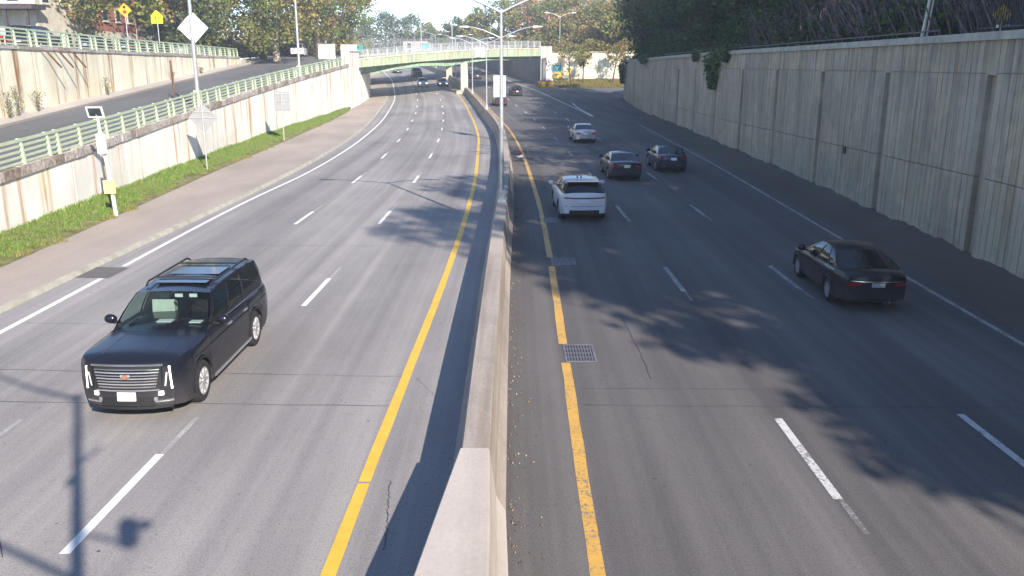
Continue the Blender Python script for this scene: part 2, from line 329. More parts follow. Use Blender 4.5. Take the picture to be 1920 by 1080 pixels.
def uvset(me, uvs):
    lay = me.uv_layers.new(name='UVMap'); vi = np.empty(len(me.loops), int); me.loops.foreach_get('vertex_index', vi)
    lay.data.foreach_set('uv', np.asarray(uvs, dtype=np.float32)[vi].ravel())
def sheet(name, fl, fr, y0, y1, zf, mat, step=2., cols=6, parent=None, ref=cB):
    ys = np.linspace(y0, y1, max(2, int(abs(y1 - y0) / step) + 1)); v = []; uv = []; f = []
    for y in ys:
        a, b = fl(y), fr(y)
        for k in range(cols + 1):
            t = k / cols; x = a + (b - a) * t; v.append((x, y, zf(x, y, t))); uv.append((x - ref(y), y))
    n = cols + 1
    for i in range(len(ys) - 1):
        for k in range(cols): f.append((i*n+k, i*n+k+1, (i+1)*n+k+1, (i+1)*n+k))
    me = bpy.data.meshes.new(name); me.from_pydata(v, [], f); uvset(me, uv)
    me.polygons.foreach_set('use_smooth', [True] * len(me.polygons)); return link(name, me, mat, parent)

# ---- ground, road
g = MB(); g.add([(-900,-200,-.6),(900,-200,-.6),(900,1100,-.6),(-900,1100,-.6)], [(0,1,2,3)])
struct(g.build('ground', M['ground']))
cRR = curve([(-30,14.5),(0,14.9),(25,15.35),(76,16.55),(118,16.9),(137,16.9),(143,16.),(153,8.1),(171,4.6),(200,-1.5),(240,-10),(300,-28),(380,-58)])
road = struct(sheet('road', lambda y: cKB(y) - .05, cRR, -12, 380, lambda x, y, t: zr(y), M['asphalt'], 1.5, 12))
def ribbon(name, fx, width, y0, y1, mat, zo=.004, wob=0, parent=road):
    return sheet(name, lambda y: fx(y) - width / 2 + (rnd.uniform(-wob, wob) if wob else 0), lambda y: fx(y) + width / 2 + (rnd.uniform(-wob, wob) if wob else 0), y0, y1, lambda x, y, t: zr(y) + zo, mat, 1.0, 1, parent)
ribbon('edge_line', cLW, .17, 2, 25.5, M['white']); ribbon('edge_line', cLW, .17, 27.1, 114.5, M['white']); ribbon('edge_line', cLW, .17, 115.3, 330, M['white'])
ribbon('median_line', cLY, .2, 2, 12.3, M['yellow'], wob=.006); ribbon('median_line', cLY, .2, 12.36, 190, M['yellow'], wob=.006)
ribbon('median_line', cRY, .2, 2, 17.9, M['yellowold'], wob=.012); ribbon('median_line', cRY, .2, 19.2, 27.1, M['yellowold'], wob=.012); ribbon('median_line', cRY, .2, 28.4, 190, M['yellowold'], wob=.012)
ribbon('edge_line', cRW, .15, 2, 92, M['whiteshade']); ribbon('edge_line', cRE, .17, 104, 330, M['white'])
ribbon('gore_line', curve([(104,9.75),(127.7,8.9),(134,9.2)]), .17, 104, 127.7, M['white'])
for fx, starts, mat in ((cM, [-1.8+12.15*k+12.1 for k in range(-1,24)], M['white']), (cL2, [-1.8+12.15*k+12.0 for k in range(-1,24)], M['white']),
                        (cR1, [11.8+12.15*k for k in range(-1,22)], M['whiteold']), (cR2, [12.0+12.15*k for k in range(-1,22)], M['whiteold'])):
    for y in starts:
        ribbon('lane_dash', fx, .15, y, y + 3.05, mat if (mat is M['white'] or y < 20 or y > 95) else M['whiteshade'])
        if y < 70: ribbon('faded_dash', lambda q: fx(q) + .03, .1, *((y + 3.06, y + 4.6) if mat is M['white'] else (y - 1.0, y - .01)), M['ghostl'] if mat is M['white'] else M['ghost'])
# transverse saw-cut joints and the cracks that can be seen
def joint(p, q, wd=.025, name='pavement_joint', n=10):
    p = Vector((*p, 0)); q = Vector((*q, 0)); d = (q - p).normalized(); s = Vector((-d.y, d.x, 0)) * wd / 2; P = []
    for i in range(n + 1):
        c = p.lerp(q, i / n) + Vector((-d.y, d.x, 0)) * rnd.uniform(-.02, .02); ww = rnd.uniform(.5, 1.2)
        P.append([(c.x - s.x*ww, c.y - s.y*ww, zr(c.y) + .003), (c.x + s.x*ww, c.y + s.y*ww, zr(c.y) + .003)])
    MB().grid(P).build(name, M['seal'], road)
joint((-12.6,17.55),(-2.3,17.05)); joint((-12.6,15.75),(-2.4,15.45)); joint((1.4,16.35),(5.0,16.35)); joint((1.4,15.5),(12,15.3)); joint((2.9,21.1),(2.95,16.9), .03, 'pavement_crack')
joint((1.3,21.2),(2.9,21.1)); joint((-12.6,20.9),(-6,20.6),.018); joint((-12.6,30.5),(-2.1,30.2),.018); joint((-2.1,41),(-12.3,41.4),.02); joint((1.3,32.5),(12,32.2),.02)
joint((-2.1,60),(-12.2,60.6),.03); joint((-3.2,80),(-13.2,80.8),.03); joint((-5,105),(-15,106),.04)
joint((-2.05,17.0),(-1.5,15.9),.012,'pavement_crack',30); joint((-1.95,12.4),(-1.75,10.4),.02,'pavement_crack',40); joint((-6.9,10.2),(-9.6,14.2),.02,'pavement_crack',14)
# rubber skid and drain inlet plate by the left edge line
MB().add([(-13.65,25.6,.007),(-12.45,25.5,.007),(-12.4,26.9,.007),(-13.5,27.0,.007)], [(0,1,2,3)]).build('drain_plate', simple('worn_patch', (.13,.12,.115), .8), road)

# ---- left shoulder with kerb, grass verge
struct(sheet('shoulder', lambda y: (cGE(y) - .6 if y < 113 else cWL(y) - .1), lambda y: cKB(y) - .02, -12, 330, lambda x, y, t: zr(y) + .11, M['shoulder'], 2, 4))
kerb = []; n = 0
kroot = struct(empty('kerb'))
y = 0.
while y < 200:
    L = 3.0 if y < 120 else 8.; m = MB(); xa, xb = cKB(y), cKB(y + L - .02)
    za, zb = zr(y), zr(y + L)
    m.hexa([(xa-.02,y,za-.1),(xa+.2,y,za-.1),(xb+.2,y+L-.02,zb-.1),(xb-.02,y+L-.02,zb-.1)], [(xa-.02,y,za+.125),(xa+.13,y,za+.125),(xb+.13,y+L-.02,zb+.125),(xb-.02,y+L-.02,zb+.125)])
    m.build('kerb_stone', M['copingr'], kroot); y += L
def gz(x, y, t): return .12 + .38 * (1 - t) ** 1.3 + zr(y)
verge = struct(sheet('verge', lambda y: cWL(y) - .05, lambda y: cGE(y), -12, 116, gz, M['verge'], 1.5, 5))
def leafmesh(name, pos, size, col, flat=0., seed=0, aspect=1.0, up=0.):
    """many small quads; one colour per leaf"""
    r = np.random.default_rng(seed); n = len(pos); a = r.normal(size=(n, 3)); a[:, 2] = a[:, 2] * (1 - flat) + up; a /= np.linalg.norm(a, axis=1)[:, None] + 1e-9
    b = r.normal(size=(n, 3)); b = np.cross(a, b); b /= np.linalg.norm(b, axis=1)[:, None] + 1e-9; s = np.asarray(size).reshape(-1, 1) * r.uniform(.6, 1.35, (n, 1)) / 2
    A = a * s * aspect; B = b * s; v = np.empty((n, 4, 3)); v[:, 0] = pos - A; v[:, 1] = pos + B * .75; v[:, 2] = pos + A; v[:, 3] = pos - B * .75
    me = bpy.data.meshes.new(name); me.vertices.add(n * 4); me.vertices.foreach_set('co', v.astype(np.float32).ravel())
    me.loops.add(n * 4); me.loops.foreach_set('vertex_index', np.arange(n * 4, dtype=np.int32)); me.polygons.add(n); me.polygons.foreach_set('loop_start', np.arange(0, n * 4, 4, dtype=np.int32))
    at = me.attributes.new('col', 'FLOAT_COLOR', 'POINT'); cc = np.ones((n, 4, 4), np.float32); cc[:, :, :3] = np.asarray(col)[:, None, :]; at.data.foreach_set('color', cc.ravel())
    me.update(); return me
R = np.random.default_rng(3)
def grassblades(name, ys, ts, hgt, fa, fb, zf, seed, greens):
    n = len(ys); xs = np.array([fa(y) + (fb(y) - fa(y)) * t for y, t in zip(ys, ts)]); zs = np.array([zf(x, y, t) for x, y, t in zip(xs, ys, ts)])
    r = np.random.default_rng(seed); ang = r.uniform(0, 6.28, n); w_ = hgt * .16; lean = r.normal(0, .45, (n, 2)) * hgt[:, None]
    v = np.empty((n, 3, 3)); v[:, 0] = np.c_[xs - np.cos(ang) * w_, ys - np.sin(ang) * w_, zs - .02]; v[:, 1] = np.c_[xs + np.cos(ang) * w_, ys + np.sin(ang) * w_, zs - .02]; v[:, 2] = np.c_[xs + lean[:, 0], ys + lean[:, 1], zs + hgt]
    me = bpy.data.meshes.new(name); me.vertices.add(n*3); me.vertices.foreach_set('co', v.astype(np.float32).ravel()); me.loops.add(n*3); me.loops.foreach_set('vertex_index', np.arange(n*3, dtype=np.int32))
    me.polygons.add(n); me.polygons.foreach_set('loop_start', np.arange(0, n*3, 3, dtype=np.int32)); at = me.attributes.new('col', 'FLOAT_COLOR', 'POINT')
    pick = np.asarray(greens)[r.integers(0, len(greens), n)] * r.uniform(.7, 1.3, (n, 1)); dry = (ts > .74) & (r.random(n) < .5); pick[dry] = np.array([.34, .25, .1]) * r.uniform(.7, 1.2, (dry.sum(), 1))
    cc = np.ones((n, 3, 4), np.float32); cc[:, :, :3] = pick[:, None, :]; at.data.foreach_set('color', cc.ravel()); me.update(); return me
n = 60000; ys = 18 + 94 * R.random(n) ** 1.35; edge = .74 + .14 * np.sin(ys * .9) + .12 * np.sin(ys * 2.7 + 1) + .1 * np.sin(ys * .23); ts = R.random(n) * np.clip(edge, .5, 1.12)
hg = R.uniform(.04, .115, n) * (1 + .7 * (ts < .12)) * (1 + .25 * np.sin(ys * .55))
o = link('grass', grassblades('grass', ys, ts, hg, cWL, lambda y: cGE(y) + .25, lambda x, y, t: gz(x, y, min(t, 1)), 5, [(.15,.29,.05), (.18,.32,.055), (.12,.23,.04), (.23,.3,.07), (.28,.27,.1)]), M['grass'])
stuff(o); tag(o, 'green grass verge growing along the foot of the pale left wall', 'grass')

# ---- retaining walls: every cast panel its own piece
def wallpanel(name, fx, y0, y1, zb, zt, th, sgn, mat, parent, nz=1, off=0.):
    """a flat-faced panel between y0 and y1; sgn=+1 faces +X"""
    n = max(1, int((y1 - y0) / 2.2)); ys = np.linspace(y0, y1, n + 1); v = []; uv = []; f = []
    for y in ys:
        for (dx, z) in ((0, zb(y)), (0, zt(y)), (-th * sgn, zt(y)), (-th * sgn, zb(y))):
            v.append((fx(y) + off * sgn + dx, y, z)); uv.append((y + dx * .5, z))
    for i in range(n):
        for k in range(3): f.append((i*4+k, i*4+k+1, (i+1)*4+k+1, (i+1)*4+k))
    f.append((0,1,2,3)); f.append((n*4, n*4+1, n*4+2, n*4+3))
    me = bpy.data.meshes.new(name); me.from_pydata(v, [], f); uvset(me, uv)
    bm = bmesh.new(); bm.from_mesh(me); bmesh.ops.recalc_face_normals(bm, faces=bm.faces); bm.to_mesh(me); bm.free()
    return link(name, me, mat, parent)
def coprow(name, fx, y0, y1, zf, L, th, wd, sgn, mats, parent, over=.08):
    y = y0
    while y < y1 - .1:
        l_ = L * rnd.uniform(.75, 1.25) if isinstance(mats, list) else L; e = min(y + l_ - .02, y1); a = rnd.uniform(-.015, .015) if isinstance(mats, list) else 0; hh = th * (rnd.uniform(.85, 1.1) if isinstance(mats, list) else 1)
        xo = over * sgn + a; xi = -wd * sgn
        b = [(fx(y)+xo, y, zf(y)), (fx(e)+xo, e, zf(e)), (fx(e)+xi, e, zf(e)), (fx(y)+xi, y, zf(y))]
        m = MB().hexa(b, [(p[0], p[1], p[2] + hh) for p in b]); m.build(name, rnd.choice(mats) if isinstance(mats, list) else mats, parent); y = e + .02
def rampwalltop(y): return rz_(y) - .12
lw = tag(empty('retaining_wall', (-18.4, 30, 0)), 'bright white rust-streaked retaining wall below the green ramp railing', 'wall'); lw.location = (0,0,0)
y = 0.
while y < 122:
    e = min(y + 6.1, 123.9); wallpanel('wall_panel', cWL, y, e - .03, lambda q: -.3, rampwalltop, .6, 1, M['wall_lit'], lw, off=rnd.uniform(-.008, .008)); y = e
    if e >= 123.8: break
coprow('coping_stone', cWL, 14, 123.8, rampwalltop, 1.05, .36, .5, 1, M['coping'], lw)
uw = tag(empty('retaining_wall'), 'cream rust-stained upper retaining wall between the ramp and the street', 'wall')
y = 20.
while y < 117:
    e = min(y + 5.2, 117.5); wallpanel('wall_panel', cUW, y, e - .03, lambda q: rz_(q) - .5, lambda q: street(q) - .02, .5, 1, M['wall_up'], uw, off=rnd.uniform(-.01, .01)); y = e
    if e >= 117.4: break
coprow('coping_stone', cUW, 20, 117.4, lambda q: street(q) - .02, 2.6, .22, .45, 1, M['coping'][3:], uw)
# three rusty drain pipes hanging over the upper wall
for yy, wh in ((56.2, 'leftmost of the three'), (58.2, 'middle of the three'), (60.4, 'rightmost of the three')):
    tag(MB().tube([(cUW(yy) - .2, yy, street(yy) + .1), (cUW(yy) + .35, yy + .3, street(yy) - .1), (cUW(yy) + .75, yy + 1.1, street(yy) - 1.1)], .06, 6).build('drain_pipe', M['brown']), 'rusty drain pipe leaning over the top of the cream wall, ' + wh, 'pipe', 'drain pipes over the cream wall')

# right wall: board-marked panels between sunk slots
rw = tag(empty('retaining_wall'), 'tall shaded concrete retaining wall with board marks and sunk slots on the right', 'wall')
SL = [28.4 + 8.55 * k for k in range(-5, 13)]
def ribpanel(y0, y1, zb, zt, dz=0.):
    """vertical boards about 0.4 m wide with open grooves between them"""
    nb = max(1, round((y1 - y0) / .4)); w_ = (y1 - y0) / nb; prof = []
    for k in range(nb):
        a = y0 + k * w_; j = rnd.uniform(-.006, .006); d = rnd.uniform(.018, .04)
        prof += [(a + .02, j), (a + w_ - .02, j), (a + w_ - .017, d), (a + w_ + .017, d)]
    prof = [(y0, 0)] + prof[:-1] + [(y1, 0)]
    v = []; uv = []; f = []
    for (yy, d) in prof:
        yc = min(max(yy, y0), y1); x = cWR(yc) + d
        for z in (zb(yc), zt(yc)): v.append((x, yc, z)); uv.append((yc * 1.0, z))
    for k in range(len(prof) - 1): f.append((2*k, 2*k+2, 2*k+3, 2*k+1))
    nn = len(v)
    for yy in (y0, y1):
        for z in (zb(yy), zt(yy)): v.append((cWR(yy) + .3, yy, z)); uv.append((yy, z))
    f += [(0, 1, nn+1, nn), (nn-2, nn+2, nn+3, nn-1), (1, nn-1, nn+3, nn+1)]
    me = bpy.data.meshes.new('wall_panel'); me.from_pydata(v, [], f); uvset(me, uv); return link('wall_panel', me, M['wall_r'], rw)
def jz(y): return float(np.interp(y, [0, 28, 64, 137], [2.95, 2.75, 2.05, 1.6]))
for a, b in zip(SL, SL[1:]):
    y0, y1 = a + .3, min(b - .3, 136.5)
    if y1 < y0 + 1: continue
    ribpanel(y0, y1, lambda q: -.4, lambda q: jz(q) - .012); ribpanel(y0, y1, lambda q: jz(q) + .012, lambda q: wrt(q) - 1.05); ribpanel(y0, y1, lambda q: wrt(q) - 1.035, lambda q: wrt(q))
for a in SL:
    if a > 136: continue
    wallpanel('wall_slot', cWR, a - .3, a + .3, lambda q: -.4, lambda q: wrt(q) - 1.1, .2, -1, M['wall_r'], rw, off=-.18)
    wallpanel('slot_head', cWR, a - .296, a + .296, lambda q: wrt(q) - 1.1, lambda q: wrt(q), .3, -1, M['wall_r'], rw, off=.012)
coprow('coping', cWR, -14, 136.6, wrt, 8.55, .26, .6, -1, M['copingr'], rw, .14)
wallpanel('wall_backing', cWR, -14.4, 136.4, lambda q: -.4, lambda q: wrt(q) - .02, .3, -1, M['wall_r'], rw, off=-.42)
m = MB().box((cWR(41.2) + .0, 41.2, 2.35), (.14, .26, .34)); mb = m.build('wall_box', M['black']); tag(mb, 'small dark box fixed low on the shaded right wall', 'box')

# right dirt shoulder, ragged along the wall
struct(sheet('dirt_shoulder', lambda y: cRW(y) + .55 + .15 * math.sin(y * .8) + rnd.uniform(-.06, .06), lambda y: cWR(y) + .1, -10, 104, lambda x, y, t: .006 + (.2 + .05 * math.sin(y * .63) + .04 * math.sin(y * 1.9 + 1) + rnd.uniform(-.05, .05)) * max(0, (t - .6) / .4) ** 1.6 + rnd.uniform(0, .012), M['dirt'], .45, 8))

# ---- ramp road behind the left wall
struct(sheet('ramp_road', lambda y: cUW(y) + 1.3, lambda y: cWL(y) - .45, -10, 138, lambda x, y, t: rz_(y), M['ramp'], 2, 5))
struct(sheet('ramp_sidewalk', lambda y: cUW(y) - .02, lambda y: cUW(y) + 1.32, -10, 137, lambda x, y, t: rz_(y) + .14 + .25 * max(0, .35 - t) + (max(0, street(y) - rz_(y) - .3) * (1 - t) if y > 117.6 else 0), M['walk'], 2, 4))
MB().grid([[(cUW(y) + 1.32, y, rz_(y) - .05), (cUW(y) + 1.34, y, rz_(y) + .14)] for y in np.linspace(-10, 137, 60)]).build('ramp_kerb', M['walk'])
struct(bpy.data.objects['ramp_kerb'])
# upper street and plateau on the left
def zst(x, y, t): return street(y)
struct(sheet('street', lambda y: -400, lambda y: cUW(y) - .01 if y < 137 else cWL(y) - .3, -60, 420, zst, M['ground'], 4, 8))
struct(sheet('upper_street_road', lambda y: cUW(y) - 10.5, lambda y: cUW(y) - 2.2, -10, 118, lambda x, y, t: street(y) + .006, M['ramp'], 3, 3))

# ---- median barrier
br = tag(empty('median_barrier'), 'long concrete median barrier curving away to the bridge', 'barrier')
def bprof(f=0.):
    """right half-profile from base to top: (offset, z)"""
    return [(.44, -.05), (.44, .08), (.3, .34), (.21, 1.03), (.185, 1.07)]
def barseg(name, ys, mat, parent, left=lambda y: 0., right=lambda y: 0., tz=0.):
    v = []; uv = []; f = []; pr = bprof(); n = 2 * len(pr)
    for y in ys:
        c = cB(y); row = [(c + o + right(y), z + (tz if z > .5 else 0)) for o, z in pr] + [(c - o - left(y), z + (tz if z > .5 else 0)) for o, z in reversed(pr)]
        s = 0
        for k, (x, z) in enumerate(row): v.append((x, y, z + zr(y))); uv.append(((x - c) * .8 + z + 7, y * .5))
    for i in range(len(ys) - 1):
        for k in range(n - 1): f.append((i*n+k, i*n+k+1, (i+1)*n+k+1, (i+1)*n+k))
    f.append(tuple(range(n))); f.append(tuple((len(ys)-1)*n + k for k in range(n)))
    me = bpy.data.meshes.new(name); me.from_pydata(v, [], f); uvset(me, uv); bm = bmesh.new(); bm.from_mesh(me); bmesh.ops.recalc_face_normals(bm, faces=bm.faces); bm.to_mesh(me); bm.free()
    return link(name, me, mat, parent)
y = 11.3
while y < 300:
    L = 6. if y < 130 else 12.; barseg('barrier_section', np.linspace(y + .008, y + L - .008, 5), M['barrier'], br); y += L
fl = lambda y: float(np.interp(y, [-2, 4, 8.6, 11.3], [.95, .75, .3, .02]))
fr_ = lambda y: float(np.interp(y, [-2, 9, 11.3], [.12, .06, .0]))
nb = barseg('barrier_end', np.linspace(-1.5, 11.29, 14), M['barrier_new'], None, fl, fr_, .03)
tag(nb, 'pale new concrete flared barrier end in the foreground', 'barrier')

# ---- drain grates in the right carriageway
def grate(x, y, wx, wy, label):
    r = tag(empty('drain_grate', (x, y, .004)), label, 'drain grate', 'drain grates by the right yellow line')
    MB().add([(-wx/2,-wy/2,.001),(wx/2,-wy/2,.001),(wx/2,wy/2,.001),(-wx/2,wy/2,.001)], [(0,1,2,3)]).build('pit', M['black'], r)
    fr = MB()
    for s in (-1, 1): fr.box((s*(wx/2), 0, .006), (.05, wy + .05, .012)); fr.box((0, s*(wy/2), .006), (wx - .05, .05, .012))
    fr.build('frame', M['galvd'], r); nb_ = 9
    me = MB().box((0, 0, .005), (.028, wy - .06, .01)).mesh('bar')
    for k in range(nb_): link('bar', me, M['galvd'], r, (-wx/2 + wx*(k+1)/(nb_+1), 0, .001))
    me2 = MB().box((0, 0, .004), (wx - .06, .02, .008)).mesh('cross_bar')
    for k in range(3): link('cross_bar', me2, M['galvd'], r, (0, -wy/2 + wy*(k+1)/4, .001))
M['galvd'] = simple('worn_cast_iron', (.2, .19, .21), .6, .3, .4, .2, 8)
grate(1.55, 18.55, .66, 1.15, 'dark cast iron drain grate nearest the camera, beside the right yellow line')
grate(1.72, 27.75, .75, 1.1, 'drain grate lying in the shade, second along the right yellow line')
grate(1.7, 35.4, .7, 1.1, 'small far drain grate on the yellow line behind the white car')

# ------------------------------------------------------------------ green railings: posts and rails
UNIT = MB().box((0,0,0), (1,1,1)).mesh('unit_bar')
def bar(name, p, q, wy, wz, mat, parent):
    """a straight bar as its own part (shared mesh data)"""
    p = Vector(p); q = Vector(q); d = q - p
    key = 'bar_' + mat.name; me = bpy.data.meshes.get(key)
    if me is None: me = UNIT.copy(); me.name = key; me.materials.append(mat)
    o = bpy.data.objects.new(name, me); C.objects.link(o); o.parent = parent
    o.matrix_basis = Matrix.Translation((p + q) / 2) @ d.to_track_quat('X', 'Z').to_matrix().to_4x4() @ Matrix.Diagonal((d.length, wy, wz, 1)); return o
def railing(label, fx, zf, y0, y1, dx, hgt, nr, P=5.1):
    r = tag(empty('green_railing'), label, 'railing')
    m = MB(); m.hexa([(-.1,-.07,0),(.13,-.07,0),(.13,.07,0),(-.1,.07,0)], [(-.1,-.06,hgt*.8),(.07,-.06,hgt*.8),(.07,.06,hgt*.8),(-.1,.06,hgt*.8)])
    m.hexa([(-.1,-.06,hgt*.8),(.07,-.06,hgt*.8),(.07,.06,hgt*.8),(-.1,.06,hgt*.8)], [(-.14,-.05,hgt+.06),(-.02,-.05,hgt+.06),(-.02,.05,hgt+.06),(-.14,.05,hgt+.06)])
    me = m.mesh('railing_post'); me.materials.append(M['green'])
    y = y0
    while y < y1:
        for s in (0, 2.1, 4.24):
            yy = y + s
            if yy > y1 + .3: continue
            o = link('post', me, None, r, (fx(yy) + dx, yy, zf(yy))); o.rotation_euler.z = rnd.uniform(-.03, .03)
        for a, b in ((0, 2.1), (2.1, 4.24), (4.24, 5.1)):
            if y + b > y1 + .3: continue
            for k in range(nr):
                h_ = hgt * (.14 + .86 * k / (nr - 1))
                bar('rail', (fx(y+a)+dx+.02, y+a, zf(y+a)+h_), (fx(y+b)+dx+.02, y+b, zf(y+b)+h_), .05, .085 if k < nr-1 else .11, M['green'], r)
        y += P
    return r
railing('pale green steel railing along the ramp, on top of the white wall', cWL, lambda y: rampwalltop(y) + .3, 15.45, 115.5, -.2, .96, 5)
railing('pale green steel railing along the upper street above the cream wall', cUW, lambda y: street(y) + .14, 36, 117, -.2, 1.05, 5)

# ------------------------------------------------------------------ lamps
def pole_mesh(h, r0, r1, n=10): return MB().tube([(0,0,0), (0,0,.5), (0,0,h)], [r0*1.0, r0, r1], n).mesh('pole', 40)
def double_lamp(x, y, z, h, label, rz=0, sc=1., group='double armed lamps along the median', src=None):
    t = tag(empty('street_lamp', (x, y, z), rz), label, 'street lamp', group)
    if src:
        for ch in src.children: c = ch.copy(); C.objects.link(c); c.parent = t
        return t
    MB().box((0,0,.06), (.34,.34,.12)).box((0,0,.3), (.24,.24,.4)).build('lamp_base', M['galv'], t)
    MB().tube([(0,0,.1),(0,0,3),(0,0,h)], [.085,.078,.05], 10).build('pole', M['galv'], t, 40)
    for s in (-1, 1):
        MB().tube([(0,0,h-.12),(s*.5,0,h+.12),(s*1.4,0,h+.5),(s*2.2,0,h+.72),(s*2.75,0,h+.78)], [.055,.052,.045,.04,.035], 8).build('arm', M['galv'], t, 50)
        m = MB(); m.hexa([(s*2.6,-.1,h+.7),(s*3.4,-.13,h+.72),(s*3.4,.13,h+.72),(s*2.6,.1,h+.7)], [(s*2.6,-.07,h+.84),(s*3.35,-.06,h+.82),(s*3.35,.06,h+.82),(s*2.6,.07,h+.84)]); m.build('lamp_head', M['galv'], t)
    return t
L0 = double_lamp(cB(33.6) - .0, 33.6, 1.05, 7.3, 'nearest tall double armed lamp rising from the median barrier')
for y, lb in ((72,'second double armed lamp on the median, carrying two sign panels'), (100,'third double armed lamp on the median'), (132,'fourth double armed lamp on the median, before the bridge'), (166,'double armed lamp on the median between the two bridges'), (205,'double armed lamp on the median just beyond the bridges'), (240,'small far double armed lamp above the bridge deck'), (275,'tiny farthest double armed lamp left above the bridge fence')):
    double_lamp(cB(y), y, zr(y) + 1.05, 7.3, lb, 0, src=L0)
double_lamp(10.0, 186, 8.0, 7.3, 'double armed lamp standing behind the sunlit wall right of the bridge', .1, src=L0, group=None)
# tall single poles along the ramp railing
def ramp_pole(y, label):
    z = rampwalltop(y) + .3; t = tag(empty('lamp_post', (cWL(y) - .2, y, z)), label, 'lamp post')
    MB().hexa([(-.26,-.3,0),(.2,-.3,0),(.2,.3,0),(-.26,.3,0)], [(-.2,-.24,1.1),(.16,-.24,1.1),(.16,.24,1.1),(-.2,.24,1.1)]).build('pedestal', M['green'], t)
    MB().tube([(0,0,1.05),(0,0,5),(0,0,9.6)], [.13,.115,.08], 10).build('pole', M['galv'], t, 40)
    MB().tube([(0,0,9.5),(.6,0,9.9),(2,0,10.2)], [.05,.045,.04], 8).build('arm', M['galv'], t, 40)
    MB().hexa([(1.9,-.1,10.1),(2.7,-.13,10.12),(2.7,.13,10.12),(1.9,.1,10.1)], [(1.9,-.07,10.26),(2.65,-.06,10.24),(2.65,.06,10.24),(1.9,.07,10.26)]).build('lamp_head', M['galv'], t)
    return t
ramp_pole(56.4, 'tall grey lamp post on a green pedestal in the ramp railing, behind the diamond signs')
ramp_pole(88.5, 'tall grey lamp post farther up the ramp railing, nearer the bridge')
def single_lamp(x, y, z, h, s, label):
    t = tag(empty('lamp_post', (x, y, z)), label, 'lamp post'); MB().tube([(0,0,0),(0,0,h*.5),(0,0,h)], [.11,.09,.06], 8).build('pole', M['galv'], t, 40)
    MB().tube([(0,0,h-.05),(s*.7,0,h+.5),(s*1.8,0,h+.75)], [.05,.045,.04], 8).build('arm', M['galv'], t, 40)
    MB().hexa([(s*1.7,-.1,h+.68),(s*2.4,-.12,h+.7),(s*2.4,.12,h+.7),(s*1.7,.1,h+.68)], [(s*1.7,-.07,h+.8),(s*2.35,-.06,h+.8),(s*2.35,.06,h+.8),(s*1.7,.07,h+.8)]).build('lamp_head', M['galv'], t)
single_lamp(-18.2, 178, 7.6, 8.6, 1, 'slender lamp post on the far bridge deck, left of the sky gap')
single_lamp(-12.6, 187, 8.0, 12, 1, 'tall thin lamp post on the far bridge beside the median lamps')
single_lamp(26.5, 215, 8.0, 12.2, -1, 'lamp post among the olive trees right of the bridge')
single_lamp(13.2, 236, 8.0, 14, -1, 'lamp post rising among the trees above the sunlit wall')
single_lamp(-41.5, 72, 7.1, 8, 1, 'white lamp post by the porch house on the upper street')

# ------------------------------------------------------------------ signs
def sign_post(x, y, z, h, label, cat='road sign', r=.04, lean=0.):
    t = tag(empty('road_sign', (x, y, z)), label, cat); MB().tube([(0,0,-.1),(lean,0,h)], r, 8).build('post', M['galv'], t, 40); return t
def plate(t, name, pts, yy, mat, th=.02, label=None):
    """flat sign plate in the XZ plane at local y, with thickness"""
    n = len(pts); m = MB(); m.add([(p[0], yy, p[1]) for p in pts] + [(p[0], yy + th, p[1]) for p in pts], [tuple(range(n)), tuple(range(2*n-1, n-1, -1))] + [(k, (k+1) % n, n + (k+1) % n, n + k) for k in range(n)])
    return m.build(name, mat, t)
def diamond(cx, cz, r): return [(cx-r, cz), (cx, cz-r), (cx+r, cz), (cx, cz+r)]
def rect(cx, cz, w_, h_): return [(cx-w_/2, cz-h_/2), (cx+w_/2, cz-h_/2), (cx+w_/2, cz+h_/2), (cx-w_/2, cz+h_/2)]
t = sign_post(-18.1, 50.8, .3, 4.0, 'grey back of a diamond road sign on a post in the grass verge')
p = plate(t, 'sign_plate', diamond(0, 2.95, .86), .05, M['alu']); MB().box((0,.035,2.95), (1.5,.03,.06)).build('brace', M['galv'], p)
MB().box((0,.035,3.3), (.9,.03,.05)).build('brace', M['galv'], p)
t = tag(empty('road_sign', (cWL(56.4) - .2, 56.4, rampwalltop(56.4) + .3)), 'bright white back of a diamond sign high on the ramp lamp post', 'road sign')
p = plate(t, 'sign_plate', diamond(.02, 4.95, .98), .14, M['alubright']); MB().box((.02,.12,4.95), (.5,.04,.08)).build('bracket', M['galv'], p)
t = sign_post(-18.3, 69.3, .35, 4.0, 'grey back of a rectangular road sign in the grass verge near the bridge')
p = plate(t, 'sign_plate', rect(0, 3.0, 1.25, 1.5), .05, M['alu'])
for zz in (2.45, 3.05, 3.6): MB().box((0,.035,zz), (1.15,.03,.05)).build('brace', M['galv'], p)
# leaning white solar detector mast
t = tag(empty('solar_mast', (-16.8, 35.8, .12)), 'leaning white solar powered detector mast beside the left shoulder', 'mast')
MB().tube([(0,0,-.1),(-.06,0,1.2),(-.32,.05,4.15)], [.085,.08,.05], 10).build('mast', M['whitepaint'], t, 40)
MB().box((-.19,-.13,3.05), (.3,.24,.8)).build('cabinet', M['whitepaint'], t)
MB().box((-.08,-.13,1.25), (.46,.1,.56)).build('yellow_panel', M['signpale'], t)
RM = Matrix.Rotation(math.radians(-52), 3, 'X') @ Matrix.Rotation(0, 3, 'Z'); sp = MB().box((-.35,-.02,4.32), (.66,.03,.5), .12, Matrix.Rotation(math.radians(28), 3, 'X')).build('solar_panel', M['whitepaint'], t)
MB().box((-.35,-.045,4.325), (.5,.03,.36), .12, Matrix.Rotation(math.radians(28), 3, 'X')).build('solar_cell', M['pane'], sp)
MB().tube([(-.33,.05,4.1),(-.34,.0,4.3)], .03, 6).build('panel_bracket', M['galv'], sp)
